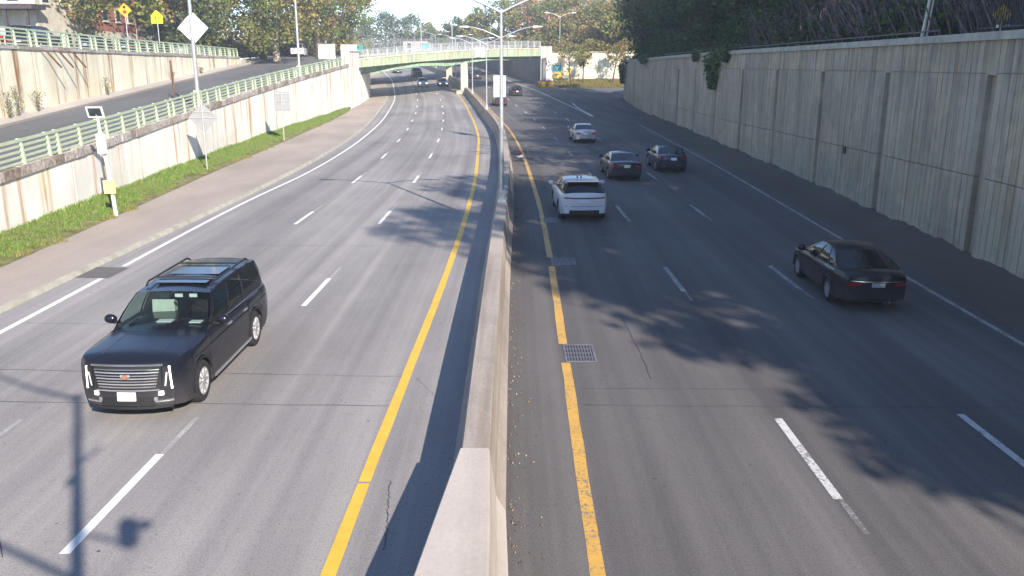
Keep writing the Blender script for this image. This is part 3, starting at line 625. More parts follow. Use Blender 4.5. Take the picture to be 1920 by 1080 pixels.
tag(MB().tube([(-25.3,65.5,rz_(65.5)-.05),(-25.35,65.5,rz_(65.5)+2.75)], .075, 8).build('steel_post', M['brown']), 'rusty brown steel post standing on the ramp beyond the railing', 'post')
# upper street signs
t = sign_post(-33.35, 84, 6.95, 4.0, 'yellow green pentagon school sign above the upper railing')
p = plate(t, 'sign_plate', [(-.55,2.9),(.55,2.9),(.55,3.6),(0,4.1),(-.55,3.6)], -.06, M['yellowgreen'])
for sx in (-.12, .14):
    q = MB().box((sx,-.075,3.4), (.08,.01,.28)).box((sx,-.075,3.64), (.08,.01,.1)).box((sx-.05,-.075,3.18), (.035,.01,.18)).box((sx+.05,-.075,3.18), (.035,.01,.18)).build('walking_figure', M['black'], p)
t = sign_post(-36.3, 84, 6.95, 4.7, 'orange yellow diamond signal sign with dark and red dots by the upper street')
p = plate(t, 'sign_plate', diamond(0, 4.1, .64), -.06, simple('amber_sign_sheet', (.85, .4, .03), .5, 0, .4, .05))
MB().tube([(0,-.07,4.36),(0,-.08,4.36)], .13, 12).build('dot', M['black'], p); MB().tube([(0,-.07,3.94),(0,-.08,3.94)], .17, 12).build('dot', M['red'], p)
tag(MB().box((-30.4, 52.6, street(52)+.45), (.08,1.0,.6)).box((-30.34,52.6,street(52)+.5), (.05,.9,.22)).build('notice_board', M['red']), 'small red and white notice fixed behind the upper railing at far left', 'notice')
# sign panels on the second median lamp and on the bridge
t = tag(empty('road_sign', (cB(72), 72, 1.05)), 'tall white ribbed sign panel fixed to the second median lamp', 'road sign')
for k, (x0, x1) in enumerate(((-.62, -.02), (-.0, .4))):
    for j in range(6): MB().box(((x0+x1)/2, .14, 2.65 + j*.29), (x1-x0-.02, .03, .27)).build('slat', M['alubright'], t)
MB().box((-.1,.11,3.4), (.6,.03,.08)).build('bracket', M['galv'], t)
# cluster in front of the sunlit wall
t = sign_post(8.1, 158, 1.6, 4.3, 'blue green route sign over a yellow plate in front of the sunlit wall')
p = plate(t, 'route_plate', rect(0, 3.55, 1.55, 1.2), -.06, M['teal'])
MB().box((0,-.075,3.35), (.12,.01,.5)).box((-.22,-.075,3.72), (.12,.01,.45), 0, Matrix.Rotation(-.8, 3, 'Y')).box((.22,-.075,3.72), (.12,.01,.45), 0, Matrix.Rotation(.8, 3, 'Y')).build('arrow_mark', M['whitepaint'], p)
plate(t, 'exit_plate', rect(0, 2.45, 1.5, .75), -.06, M['signyellow'])
MB().box((0,-.075,2.45), (.9,.01,.1)).build('plate_mark', M['black'], t)
t = sign_post(10.5, 163.5, 1.9, 3.4, 'yellow chevron arrow sign leaning against the sunlit wall')
p = plate(t, 'sign_plate', rect(0, 2.7, .85, 1.15), -.06, M['signyellow'])
MB().box((0,-.075,2.85), (.16,.01,.5), 0, Matrix.Rotation(-.75, 3, 'Y')).box((0,-.075,2.55), (.16,.01,.5), 0, Matrix.Rotation(.75, 3, 'Y')).build('chevron', M['black'], p)
bm_ = MB(); rr = [(0,.42),(.08,.46),(.45,.44),(.5,.47),(.9,.45),(1.0,.4)]
bm_.grid([[(r_*math.cos(a), r_*math.sin(a), z_) for a in np.linspace(0, 2*math.pi, 13)[:-1]] for z_, r_ in rr], True); bm_.disc((0,0,1.0), .4, (0,0,1), 12); bmesh_barrel = bm_.mesh('barrel', 50)
lid = MB().tube([(0,0,1.0),(0,0,1.07)], .42, 12).mesh('lid')
for x, y, mt, wh in [(5.2,161.5,'orange','orange crash barrel at the left end of the cluster by the right pylon'),(6.1,161.9,'signyellow','yellow crash barrel in the back row by the right pylon'),(6.9,162.2,'orange','orange crash barrel at the back right of the cluster by the pylon'),(5.7,160.4,'signyellow','yellow crash barrel in the front row, left, by the right pylon'),(6.6,160.9,'orange','orange crash barrel in the front row by the right pylon'),(7.2,159.6,'signyellow','yellow crash barrel at the right end nearest the route sign')]:
    me = bmesh_barrel.copy(); me.materials.append(M[mt]); b_ = link('crash_barrel', me, None, None, (x, y, zr(y) + .004)); tag(b_, wh, 'barrel', 'crash barrels by the bridge pylon')
    l2 = lid.copy(); l2.materials.append(M['black']); link('lid', l2, None, b_)

# ------------------------------------------------------------------ bridges
BD = Vector((26.8, 39.1, 0)).normalized(); BN = Vector((-BD.y, BD.x, 0))
def lerp(t, pts): return float(np.interp(t, [p[0] for p in pts], [p[1] for p in pts]))
def bridge(label, A, L, W, zt, zb, gd, setback, rail, pier_t, root_name='road_bridge'):
    r = tag(empty(root_name), label, 'bridge'); A = Vector((*A[:2], 0)); ts = np.linspace(0, 1, 33)
    P = lambda t, d, z: A + BD * (t * L) + BN * d + Vector((0, 0, z))
    def band(name, d0, d1, f0, f1, mat, par=r):
        m = MB()
        G = [[P(t, d0, f0(t)), P(t, d0, f1(t)), P(t, d1, f1(t)), P(t, d1, f0(t))] for t in ts]; m.grid(G, True); m.add(G[0], [(0,1,2,3)]); m.add(G[-1], [(0,1,2,3)])
        me = m.mesh(name); lay = [( (Vector(v.co) - A).dot(BD), v.co.z) for v in me.vertices]; uvset(me, lay); return link(name, me, mat, par)
    top = lambda t: lerp(t, zt); bot = lambda t: lerp(t, zb); gb = lambda t: bot(t) - lerp(t, gd)
    band('deck', .3, W - .3, lambda t: bot(t) + .25, lambda t: top(t) - .25, M['bridgeconc'])
    f = band('fascia', 0, .3, bot, lambda t: top(t) - .002, M['bfascia']); band('fascia', W - .3, W, bot, lambda t: top(t) - .002, M['bfascia'])
    for k in range(1, 24):   # stiffener ribs on the fascia
        t = k / 24; MB().hexa([P(t - .0012, -.05, bot(t)+.05), P(t + .0012, -.05, bot(t)+.05), P(t + .0012, .01, bot(t)+.05), P(t - .0012, .01, bot(t)+.05)], [P(t - .0012, -.05, top(t)-.1), P(t + .0012, -.05, top(t)-.1), P(t + .0012, .01, top(t)-.1), P(t - .0012, .01, top(t)-.1)]).build('rib', M['green'], f)
    band('parapet_kerb', -.08, .34, lambda t: top(t), lambda t: top(t) + .18, M['bridgeconc'])
    nG = 5
    for k in range(nG):
        d = setback + (W - 2 * setback) * k / (nG - 1); g_ = band('girder', d - .12, d + .12, gb, lambda t: bot(t) + .255, M['bgreen'])
        band('flange', d - .3, d + .3, lambda t: gb(t) - .05, lambda t: gb(t) - .001, M['bgreen'], g_)
    # railing
    n = int(L / 2.0); rl = MB()
    pm = []
    for k in range(n + 1):
        t = k / n; bar('railing_post', P(t, .12, top(t) + .15), P(t, .12, top(t) + rail), .12, .12, M['galv'], r)
    for k in range(n):
        a, b = k / n, (k + 1) / n
        for hh in (.35, rail): bar('rail', P(a, .12, top(a) + hh), P(b, .12, top(b) + hh), .08, .08, M['galv'], r)
    for k in range(int(L / .28)):
        t = k * .28 / L; c = P(t, .12, 0); rl.box((c.x, c.y, top(t) + (.35 + rail) / 2), (.045, .045, rail - .35))
    stuff(rl.build('balusters', M['galv'], r))
    # piers in the median
    for (t, d) in pier_t:
        c = P(t, d, 0); zg = zr(c.y); m = MB(); hh = gb(t) - .05
        m.hexa([(c.x-.6,c.y-.6,zg-.2),(c.x+.6,c.y-.6,zg-.2),(c.x+.6,c.y+.6,zg-.2),(c.x-.6,c.y+.6,zg-.2)], [(c.x-.55,c.y-.55,hh-.25),(c.x+.55,c.y-.55,hh-.25),(c.x+.55,c.y+.55,hh-.25),(c.x-.55,c.y+.55,hh-.25)])
        m.hexa([(c.x-.55,c.y-.55,hh-.25),(c.x+.55,c.y-.55,hh-.25),(c.x+.55,c.y+.55,hh-.25),(c.x-.55,c.y+.55,hh-.25)], [(c.x-.3,c.y-.3,hh),(c.x+.3,c.y-.3,hh),(c.x+.3,c.y+.3,hh),(c.x-.3,c.y+.3,hh)])
        me = m.mesh('pier'); uvset(me, [(v.co.x + v.co.y, v.co.z) for v in me.vertices]); link('pier', me, M['bridgeconc'], r)
        MB().box((c.x, c.y, zg + .25), (2.2, 3.0, .7), -.13).build('footing', M['copingr'], r)
    return r, P, top, bot
b1, P1, top1, bot1 = bridge('nearer green steel road bridge with haunched girders across both carriageways', (-21.6, 124), 47.6, 11.0,
    [(0,6.55),(.25,7.35),(.5,7.95),(.75,8.35),(1,8.55)], [(0,5.5),(.25,6.22),(.5,6.78),(.75,7.1),(1,7.25)], [(0,1.3),(.08,1.0),(.2,.55),(.32,.3),(.4,.32),(.47,.6),(.52,.62),(.62,.3),(.8,.25),(1,.6)], 2.0, 1.35, [(.544,1.15)])
b2, P2, top2, bot2 = bridge('farther green road bridge seen through and above the nearer bridge', (-27.5, 156), 52, 9.5,
    [(0,6.9),(.25,7.4),(.5,7.9),(.75,8.4),(1,8.6)], [(0,5.7),(.25,6.2),(.5,6.7),(.75,7.2),(1,7.4)], [(0,1.9),(.1,1.6),(.2,1.2),(.32,.9),(.42,1.0),(.5,1.3),(.6,.9),(.8,.6),(1,.9)], .2, 1.2, [(.527,.9)])
# chain-link fence over the farther bridge
fn = tag(empty('chain_link_fence'), 'tall grey chain link fence along the farther bridge deck', 'fence')
for k in range(27):
    t = k / 26; a = P2(t, 9.0, top2(t)); MB().tube([a, a + Vector((0,0,2.9)), a + Vector((.35,-.25,3.3))], .045, 6).build('fence_post', M['wire'], fn)
wm = MB()
for k in range(26 * 9):
    t = k / (26 * 9); a = P2(t, 9.0, top2(t)); wm.tube([a, a + Vector((0,0,2.9))], .011, 3, False)
for hh in np.linspace(.15, 2.9, 16):
    wm.tube([P2(t, 9.0, top2(t) + hh) for t in np.linspace(0, 1, 14)], .011, 3, False)
stuff(wm.build('wire_mesh', M['wire'], fn))
# white parapet end blocks and pylons
def block(name, c, d, mat, label, cat='pylon', rz=0, cap=True):
    t = tag(empty(name, (c[0], c[1], c[2]), rz), label, cat); me = MB().box((0,0,d[2]/2), d).mesh('block'); uvset(me, [(v.co.x + v.co.y, v.co.z) for v in me.vertices]); link('block', me, mat, t)
    if cap: MB().box((0,0,d[2]+.07), (d[0]+.16, d[1]+.16, .14)).build('cap', M['copingr'], t)
    return t
block('bridge_pylon', (cWL(120)-.38, 120, -.3), (1.0, 7.6, 7.9), M['wall_lit'], 'white concrete pylon at the left end of the nearer bridge', rz=.02)
block('bridge_pylon', (6.35, 164.6, .8), (2.0, 2.0, 8.1), M['wall_lit'], 'sunlit cream concrete pylon at the right end of the nearer bridge')
block('parapet_block', (-23.9, 129.5, 6.6), (2.3, 1.0, 2.0), M['wall_lit'], 'white parapet block beside the left bridge end', 'parapet', .3)
block('parapet_block', (-27.4, 131, 6.7), (2.4, 1.0, 2.0), M['wall_lit'], 'white parapet block left of the bridge at the top of the ramp', 'parapet', .2)
# signs fixed to the bridges
c = P1(.585, -.15, 0); t = tag(empty('road_sign', (c.x, c.y, 0)), 'white blank sign panel fixed to the bridge fascia above the median', 'road sign', None)
plate(t, 'sign_plate', rect(0, 7.75, 2.45, 1.5), -.12, M['alubright']); MB().tube([(-1.35,-.1,5.8),(-1.35,-.1,7.6)], .1, 6).build('support', M['bgreen'], t)
c = P1(.55, -.3, 0); tag(MB().box((c.x, c.y-.3, 5.95), (.9,.5,.55)).box((c.x+.1, c.y-.56, 5.92), (.4,.04,.4)).build('sign_light', M['black']), 'small dark sign light box hanging under the bridge fascia', 'light box')
c = P2(.18, 8.6, top2(.18)); t = tag(empty('road_sign', c), 'blue green sign panel behind the fence on the far bridge, left', 'road sign'); plate(t, 'sign_plate', rect(0, 1.6, 1.9, 1.5), 0, M['teal']); MB().tube([(0,.05,0),(0,.05,1.7)], .06, 6).build('post', M['galv'], t)
c = P2(.56, 8.6, top2(.56)); t = tag(empty('road_sign', c), 'blue green sign panel behind the fence on the far bridge, near the lamp', 'road sign'); plate(t, 'sign_plate', rect(0, 1.3, 1.5, 1.2), 0, M['teal']); MB().tube([(0,.05,0),(0,.05,1.4)], .06, 6).build('post', M['galv'], t)

# walls beyond the bridge
fw = tag(empty('retaining_wall'), 'pale retaining wall running on under the bridges on the left', 'wall'); y = 123.92
while y < 300:
    e = y + 6.5; wallpanel('wall_panel', cWL, y, e - .03, lambda q: zr(q) - .4, lambda q: (min(bot1(0) - .2, 5.2) if q < 146 else (5.2 if q < 176 else street(q) + .3)), .6, 1, M['wall_lit'], fw); y = e
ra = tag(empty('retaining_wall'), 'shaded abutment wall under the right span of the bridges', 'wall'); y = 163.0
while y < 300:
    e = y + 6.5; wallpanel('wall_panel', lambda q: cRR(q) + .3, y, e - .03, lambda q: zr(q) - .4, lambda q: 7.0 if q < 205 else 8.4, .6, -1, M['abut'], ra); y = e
sw = tag(empty('retaining_wall'), 'brightly sunlit cream wall behind the exit ramp, right of the bridge', 'wall')
for k in range(8):
    x0 = 7.36 + k * 4.5; me = MB().box((x0 + 2.235, 167.0 + .05 * (k % 2), 4.5), (4.45, .6, 6.8)).mesh('wall_panel'); uvset(me, [(v.co.x, v.co.z) for v in me.vertices]); link('wall_panel', me, M['wall_up'], sw)
    MB().box((x0 + 2.235, 166.95, 8.0), (4.45, .9, .2)).build('coping', M['coping'][k % 2], sw)
# terrain on the right: exit ramp, bank, embankment, plateau
struct(sheet('exit_ramp', lambda y: cRR(y) - .4, lambda y: 70, 137.3, 159.5, lambda x, y, t: zr(y) + .006, M['ramp'], 1.5, 6))
bank = struct(sheet('grass_bank', lambda y: 7.9 + .3 * math.sin(y), lambda y: 70, 158.5, 166.9, lambda x, y, t: zr(y) + .012 + .12 * (y - 158.5), M['turf'], 1., 12))
n = 9000; gx = R.uniform(8, 22, n); gy = R.uniform(158.6, 166.5, n); hgb = R.uniform(.15, .4, n)
me = grassblades('grass', gy, gx, hgb, lambda y: 0, lambda y: 1, lambda x, y, t: zr(y) + .012 + .12 * (y - 158.5), 9, [(.12,.2,.04), (.2,.22,.06), (.3,.2,.09)])
tag(stuff(link('grass', me, M['grass'])), 'patchy grass on the bank before the sunlit wall', 'grass')
struct(sheet('far_plateau', lambda y: cRR(y) + .6 if y > 167.6 else 7, lambda y: 500, 167.4, 420, lambda x, y, t: 7.9, M['ground'], 4, 8))
def zemb(x, y):
    d = x - cWR(y) - .5; return wrt(y) + .05 + min(max(d, 0) * .52, 7.5) + .35 * math.sin(x * .9 + y * .4) * min(1, max(d, 0) * .4) + .25 * math.sin(y * .9) * min(1, max(d, 0) * .4)
struct(sheet('embankment', lambda y: cWR(y) + .44, lambda y: cWR(y) + 26, -14, 137, lambda x, y, t: zemb(x, y), M['soil'], 1.5, 26))
wallpanel_end = MB(); 
ew = tag(empty('retaining_wall'), 'end face of the shaded right wall turning along the exit ramp', 'wall')
for k in range(5):
    me = MB().box((17.5 + k * 5.2 + 2.6, 137.2, 3.0), (5.16, .5, 6.6)).mesh('wall_panel'); uvset(me, [(v.co.x, v.co.z) for v in me.vertices]); link('wall_panel', me, M['wall_r'], ew)

# ------------------------------------------------------------------ trees
PAL = dict(olive=[(.17,.21,.05),(.22,.24,.06),(.13,.18,.045),(.26,.24,.07),(.3,.22,.08)],
           autumn=[(.26,.22,.07),(.3,.23,.08),(.21,.21,.06),(.27,.19,.08),(.17,.19,.055)],
           dark=[(.05,.085,.025),(.065,.105,.03),(.035,.065,.025),(.1,.13,.04)],
           green=[(.1,.14,.05),(.13,.16,.055),(.08,.12,.045),(.16,.17,.06)])
def tree(x, y, z, h, r, label, pal='olive', nleaf=6000, leaf=.3, seed=1, group=None, low=.28, trunk='bark', tr=None, lean=(0, 0), nclump=46, sparse=1.):
    g = np.random.default_rng(seed); t = tag(empty('tree', (x, y, z)), label, 'tree', group); tr = tr or h * .022
    # clump centres through an uneven ellipsoid
    cz0 = h * low; cen = []
    while len(cen) < nclump:
        p = g.uniform(-1, 1, 3); d = np.linalg.norm(p)
        if d > 1 or d < .35: continue
        k = 1 + .22 * math.sin(3 * math.atan2(p[1], p[0]) + seed) + .12 * g.normal()
        cen.append((p[0] * r * k + lean[0] * (p[2] + 1), p[1] * r * k + lean[1] * (p[2] + 1), cz0 + (h - cz0) * (p[2] * .5 + .5)))
    cen = np.array(cen); top = np.array([lean[0] * 1.4, lean[1] * 1.4, h * .8])
    m = MB(); tp = [(0, 0, -.4)] + [(top[0] * q + .02 * h * math.sin(q * 5 + seed) * q, top[1] * q + .02 * h * math.cos(q * 4 + seed) * q, top[2] * q) for q in (.12, .3, .5, .75, 1)]
    m.tube(tp, [tr * 1.5, tr * 1.1, tr * .95, tr * .75, tr * .45, tr * .12], 8); m.build('trunk', M[trunk], t, 60)
    order = g.permutation(nclump)[:14]; lm = MB()
    for i in order:
        c = cen[i]; q = float(np.clip((c[2] / top[2]) * .62, .18, .85)); b = np.array([top[0] * q, top[1] * q, top[2] * q]); mid = (b * .5 + c * .5) + np.array([0, 0, -.05 * h * (1 - q)])
        lm.tube([b, mid, c], [tr * .42 * (1.1 - q), tr * .26, tr * .06], 5, False)
    lm.build('limbs', M[trunk], t, 60)
    cr = r * .34 * g.uniform(.7, 1.35, nclump); wts = cr ** 2; wts /= wts.sum(); ci = g.choice(nclump, nleaf, p=wts)
    off = g.normal(size=(nleaf, 3)); off /= np.linalg.norm(off, axis=1)[:, None]; off *= (g.random((nleaf, 1)) ** .45) * cr[ci][:, None]; off[:, 2] *= .72
    pos = cen[ci] + off; pc = np.array(PAL[pal]); cc = pc[g.integers(0, len(pc), nclump)]; col = cc[ci] * g.uniform(.7, 1.3, (nleaf, 1)) + g.normal(0, .012, (nleaf, 3)); col = np.clip(col, .012, .6)
    link('crown', leafmesh('crown', pos, np.full(nleaf, leaf), col, .2, seed), M['leaf'], t); return t
G_L = 'trees along the upper street on the left'
for i, (x, y, h, r, pal, n, lb, trk) in enumerate([
    (-46,121,13,4.6,'olive',5000,'olive tree far back between the brick houses and the lamp post','bark'),
    (-40.5,97,14,5.2,'olive',6500,'dense olive tree behind the yellow signs','bark'),
    (-39,106,15,5.8,'green',6500,'green tree right of the pentagon sign','bark'),
    (-42,116,17,6.5,'olive',6500,'tall olive tree behind the diamond sign and lamp post','bark'),
    (-31.8,119.5,16,6.0,'olive',7500,'large tree with pale forked trunk at the end of the cream wall','barkpale'),
    (-36,128,17,6.5,'autumn',6500,'autumn brown tree behind the pale trunked tree','bark'),
    (-30,137,16,5.6,'olive',7000,'olive tree behind the tall lamp post near the bridge','bark'),
    (-38,145,18,7,'green',6000,'tall green tree filling the back of the left tree group','bark'),
    (-28.6,152,15.5,4.7,'olive',6500,'tree at the right edge of the left group, against the sky','bark'),
    (-33,162,17,6,'autumn',5500,'autumn tree farthest back in the left group','bark'),
    (-47,128,16,6.5,'autumn',5000,'brown leaved tree far back on the left, behind the lamp post','bark'),
    (-52,104,14,5,'olive',4000,'olive tree between the brick houses','bark')]):
    tree(x, y, street(y), h, r, lb, pal, n, .42, 20 + i, G_L, .08 if y > 100 else .2, trk, lean=(0, 0), nclump=60)
G_F = 'far trees behind the bridges'
for i, (x, y, h, r, pal, lb) in enumerate([
    (-62,330,13.5,6,'green','far tree at the left of the skyline gap'),(-55,335,14,6.5,'olive','far rounded tree left of the slender lamp'),(-47,330,16.5,7,'green','tallest far tree on the skyline'),
    (-38,335,15,6,'green','far tree right of the tallest skyline tree'),(-31,325,12.5,5,'olive','low far tree right on the skyline'),(-24,330,10,5,'autumn','lowest far tree beside the lamps'),(-70,300,12,6,'olive','far tree at the left skyline edge above the bridge fence')]):
    tree(x, y, 7.5, h, r, lb, pal, 3000, .75, 60 + i, G_F, .05)
G_R = 'olive trees beyond the bridge on the right'
for i, (x, y, h, r, pal, lb) in enumerate([
    (-13,232,9.5,4.5,'green','low green tree at the left of the right hand wood'),(-8,228,11.5,5,'olive','olive tree behind the median lamps'),(-2,222,13.5,5.5,'olive','olive tree behind the nearest lamp post'),
    (4,226,15,6,'autumn','autumn brown tree under the brick tower'),(10,218,14.5,6,'olive','broad olive tree behind the right pylon'),(16,212,14.5,6,'autumn','brown tree above the sunlit wall'),
    (22,206,14,6,'olive','olive tree at the middle of the sunlit wall'),(28,200,14.5,6.5,'autumn','brown tree next to the dark ivy on the right'),(19,190,9.5,4.6,'autumn','low rust coloured tree on top of the sunlit wall'),(12,193,8.5,4,'autumn','small brown tree on top of the sunlit wall'),(26,186,10,5,'olive','low olive tree at the right end of the sunlit wall')]):
    tree(x, y, 7.9, h, r, lb, pal, 4200, .55, 80 + i, G_R, .04, 'bark')
for i, (x, y, h, r, lb) in enumerate([(10.9,161.5,7.5,2.3,'thin forked tree in front of the sunlit wall beside the chevron sign'),(13.2,163,7,2.2,'slender tree leaning in front of the middle of the sunlit wall'),(18.6,162.5,7.5,2.4,'thin tree at the right end of the sunlit wall')]):
    tree(x, y, zr(y) + .2, h, r, lb, 'autumn', 900, .3, 110 + i, None, .5, 'bark', .14, (.5 * (i - 1), 0), 22)
# along the top of the right wall (the nearest ones stand beside and behind the camera and shade the road)
G_W = 'trees on the bank above the right wall'
WT = [(23,-9.8,9,3.8,'low bushy tree behind the camera above the right wall'),(21.2,-6.5,13,4.0,'low spreading tree beside the camera at the near end of the right wall'),(21.5,2,18,5.0,'tall tree beside the camera above the right wall'),(25.5,5,11,5,'tree second from the camera above the right wall'),(21,9,10.5,4.4,'tree high above the near end of the right wall'),(26,14,11,5,'tree third along the bank above the right wall'),
      (21.5,20,10.5,4.6,'tree above the second wall slot on the right'),(21,29,14.5,5.2,'tree above the leaning pale post on the right wall'),(22,38,13,5.4,'tall tree over the middle of the right wall'),(21,48,13,5.6,'tree over the dark box on the right wall'),
      (23,57,12.5,5.4,'tree over the vine clad bank on the right'),(20.5,66,13,5,'dark tree right of the hanging ivy'),(21.5,75,13.5,5.2,'dark tree above the hanging ivy'),(20.5,85,12,5,'dark tree left of the hanging ivy'),
      (22,95,12.5,5.2,'dark tree above the far half of the right wall'),(20,105,12,4.6,'dark tree near the far end of the right wall'),(21,114,14,5.2,'big dark tree close to the far end of the right wall'),(19.5,123,14,4.6,'dark green tree second from the far end of the right wall'),(20.6,131,15,4.8,'dark green tree over the far end of the right wall'),
      (30,24,12,6,'tree at the back of the right bank'),(31,40,12.5,6,'tree high at the back of the right bank'),(30,62,12.5,6,'tree behind the dark trees on the right bank'),(30,84,13,6,'tree at the back of the far right bank'),(29,104,13,6,'rearmost tree of the far right bank')]
tree(22, -13.6, zemb(22, -13.6) - .2, 21.5, 3.4, 'tallest slender tree behind the camera above the right wall', 'green', 2600, .46, 175, G_W, .68, 'bark', nclump=40)
for i, (x, y, h, r, lb) in enumerate(WT):
    tree(x, y, zemb(x, y) - .2, h, r, lb, 'dark' if y > 60 else 'green', (9500 if y < 3 else 4300) if y < 62 else 8000, .44 if y < 62 else .38, 130 + i, G_W, (.08 if y < -5 else .3) if y < 62 else .0, 'bark', nclump=85 if y < 60 else 70)
# undergrowth, dead vines and ivy on the bank
g = np.random.default_rng(42); st = MB()
for k in range(900):
    y = g.uniform(14, 66); x = cWR(y) + .7 + abs(g.normal(0, 2.6)); L = g.uniform(.9, 3.2); z = zemb(x, y); a = g.normal(0, .35); b = g.normal(.35, .3)
    st.tube([(x, y, z - .1), (x + a * L * .4 - .2, y + b * L * .5, z + L * .55), (x + a * L, y + b * L, z + L * g.uniform(.75, 1))], [.035, .03, .012], 3, False)
tag(stuff(st.build('brushwood', M['stem'])), 'tangle of dead vine stems leaning on the dark bank above the right wall', 'brushwood')
n = 30000; py = g.uniform(12, 136, n); px = np.array([cWR(q) for q in py]) + .5 + np.abs(g.normal(0, 3.2, n)); keep = (np.sin(py * .37) + np.sin(py * .11 + 2) + (py > 60) * 1.2 + g.normal(0, .6, n)) > .35; py = py[keep]; px = px[keep]
pz = np.array([zemb(a, b) for a, b in zip(px, py)]) + g.random(len(px)) ** 1.4 * np.where(py > 58, 2.6, 1.5)
col = np.array(PAL['dark'])[g.integers(0, 4, len(px))] * g.uniform(.6, 1.5, (len(px), 1)); 
tag(stuff(link('undergrowth', leafmesh('undergrowth', np.c_[px, py, pz], np.full(len(px), .27), col, .2, 5), M['leaf'])), 'low dark leafy undergrowth covering the bank above the right wall', 'undergrowth')
def ivy(y0, x_out, drop, wid, n, label, seed):
    g = np.random.default_rng(seed); s = g.random(n) ** .8; yy = y0 + g.normal(0, 1, n) * wid * (1 - .75 * s); zz = wrt(y0) + .75 - s * (drop + .7); xx = cWR(y0) - .14 - g.random(n) * x_out * (1 - .5 * s); xx[s < .3] += g.random((s < .3).sum()) * 1.2
    col = np.array(PAL['dark'] + PAL['green'])[g.integers(0, 8, n)] * g.uniform(.7, 1.5, (n, 1))
    t = tag(empty('hanging_ivy', (0, 0, 0)), label, 'ivy'); link('foliage', leafmesh('foliage', np.c_[xx, yy, zz], np.full(n, .26), col, .2, seed), M['leaf'], t)
    MB().tube([(cWR(y0) + .3, y0, wrt(y0) + .3), (cWR(y0) - .2, y0, wrt(y0) + .25), (cWR(y0) - .25, y0, wrt(y0) - drop * .8)], .03, 5).build('vine_stem', M['bark'], t)
ivy(71.5, .6, 2.7, 1.5, 1900, 'bunch of ivy hanging over the edge of the right wall', 1); ivy(67.6, .35, .6, 1.1, 420, 'short tuft of ivy spilling over the wall beside the hanging bunch', 2)
ivy(79, .35, .5, 1.2, 320, 'small ivy tuft on the wall top left of the hanging bunch', 3); ivy(112, .5, .5, 3., 500, 'low ivy spilling over the wall top toward its far end', 4); ivy(133, .9, 3.2, 2.2, 1500, 'thick dark ivy cloaking the far end of the right wall', 6)
# weeds along the foot of the upper wall
def weed(x, y, z, h, label, seed, n=160):
    g = np.random.default_rng(seed); t = tag(empty('weed', (x, y, z)), label, 'weed', 'weeds at the foot of the cream wall'); s = g.random(n); pos = np.c_[g.normal(0, .13, n) * (.3 + s), g.normal(0, .2, n) * (.3 + s), s * h]
    col = np.array([(.14,.17,.06),(.2,.2,.09),(.22,.19,.1)])[g.integers(0, 3, n)]; link('leaves', leafmesh('leaves', pos, np.full(n, .1), col, .2, seed), M['leaf'], t)
    m = MB()
    for k in range(5): m.tube([(0,0,-.1),(g.normal(0,.12),g.normal(0,.15),h*.5),(g.normal(0,.25),g.normal(0,.3),h*.95)], .012, 3, False)
    m.build('stems', M['stem'], t)
for i, (y, h, lb) in enumerate([(50.2,1.5,'tall weed at the foot of the cream wall, farthest left'),(51.4,1.7,'tall weed second from the left along the cream wall'),(54.2,1.2,'weed by the rust streak on the cream wall'),(66.5,1.3,'weed clump halfway along the cream wall'),(84,.7,'low weed near the far part of the cream wall'),(95,.6,'small weed near the end of the cream wall')]):
    weed(cUW(y) + .35, y, rz_(y) + .2, h, lb, 300 + i)
# fallen leaves and litter by the barrier
n = 1400; yy = R.uniform(10, 60, n); xx = np.array([cB(q) for q in yy]) + .35 + np.abs(R.normal(0, .28, n)); zz = np.full(n, .02)
tag(stuff(link('leaf_litter', leafmesh('leaf_litter', np.c_[xx, yy, zz], np.full(n, .035), np.array([(.25,.17,.1),(.36,.32,.28),(.18,.12,.08)])[R.integers(0,3,n)], .0, 8, 1, 3.), M['leaf'])), 'scattered fallen leaves and grit along the foot of the median barrier', 'leaf litter')
tag(MB().box((.55,59.5,.06), (.5,.3,.08), .4).box((.7,59.7,.12), (.2,.2,.06), .9).build('litter', M['whitepaint']), 'crumpled white litter lying by the barrier behind the lamp post', 'litter')
tag(MB().box((.55,60.8,.1), (.22,.3,.2), .3).box((.6,60.9,.22),(.12,.1,.08)).build('litter', M['red']), 'small red scrap on the right yellow line', 'litter')
# picket fence and pale post at the upper right
pf = tag(empty('picket_fence'), 'black iron picket fence on the wall top at the upper right', 'fence')
for k in range(44):
    y = 24.4 + k * .16; bar('picket', (cWR(y) + .75, y, wrt(y) + .28), (cWR(y) + .75, y, wrt(y) + 1.75), .025, .025, M['iron'], pf)
for hh in (.45, 1.6): bar('fence_rail', (cWR(24.4)+.75, 24.4, wrt(24.4) + hh), (cWR(31.3)+.75, 31.3, wrt(31.3) + hh), .03, .04, M['iron'], pf)
tag(MB().tube([(cWR(34.8)+.3, 34.8, wrt(34.8)+.2), (cWR(34.8)+.48, 34.8, wrt(34.8)+2.1)], [.07,.06], 8).tube([(cWR(34.8)+.52, 34.9, wrt(34.8)+.2), (cWR(34.8)+.68, 34.9, wrt(34.8)+2.2)], [.04,.035], 8).build('fence_post', M['timber']), 'pale leaning double post standing on top of the right wall', 'post')
t = sign_post(16.75, 30.6, wrt(30.6) + .2, .95, 'small amber diamond sign half lost in the shade above the right wall'); plate(t, 'sign_plate', diamond(0, .68, .34), -.05, M['signyellow'])
tag(MB().box((16.75, 29.9, wrt(30) + .48), (1.0, .06, .1)).box((16.4, 29.9, wrt(30) + .34), (.05, .05, .25)).box((17.1, 29.9, wrt(30) + .34), (.05, .05, .25)).build('guard_bar', M['whitepaint']), 'short white guard bar behind the picket fence above the right wall', 'bar')
hr = tag(empty('wall_rail'), 'low thin black rail running along the right wall top', 'railing')
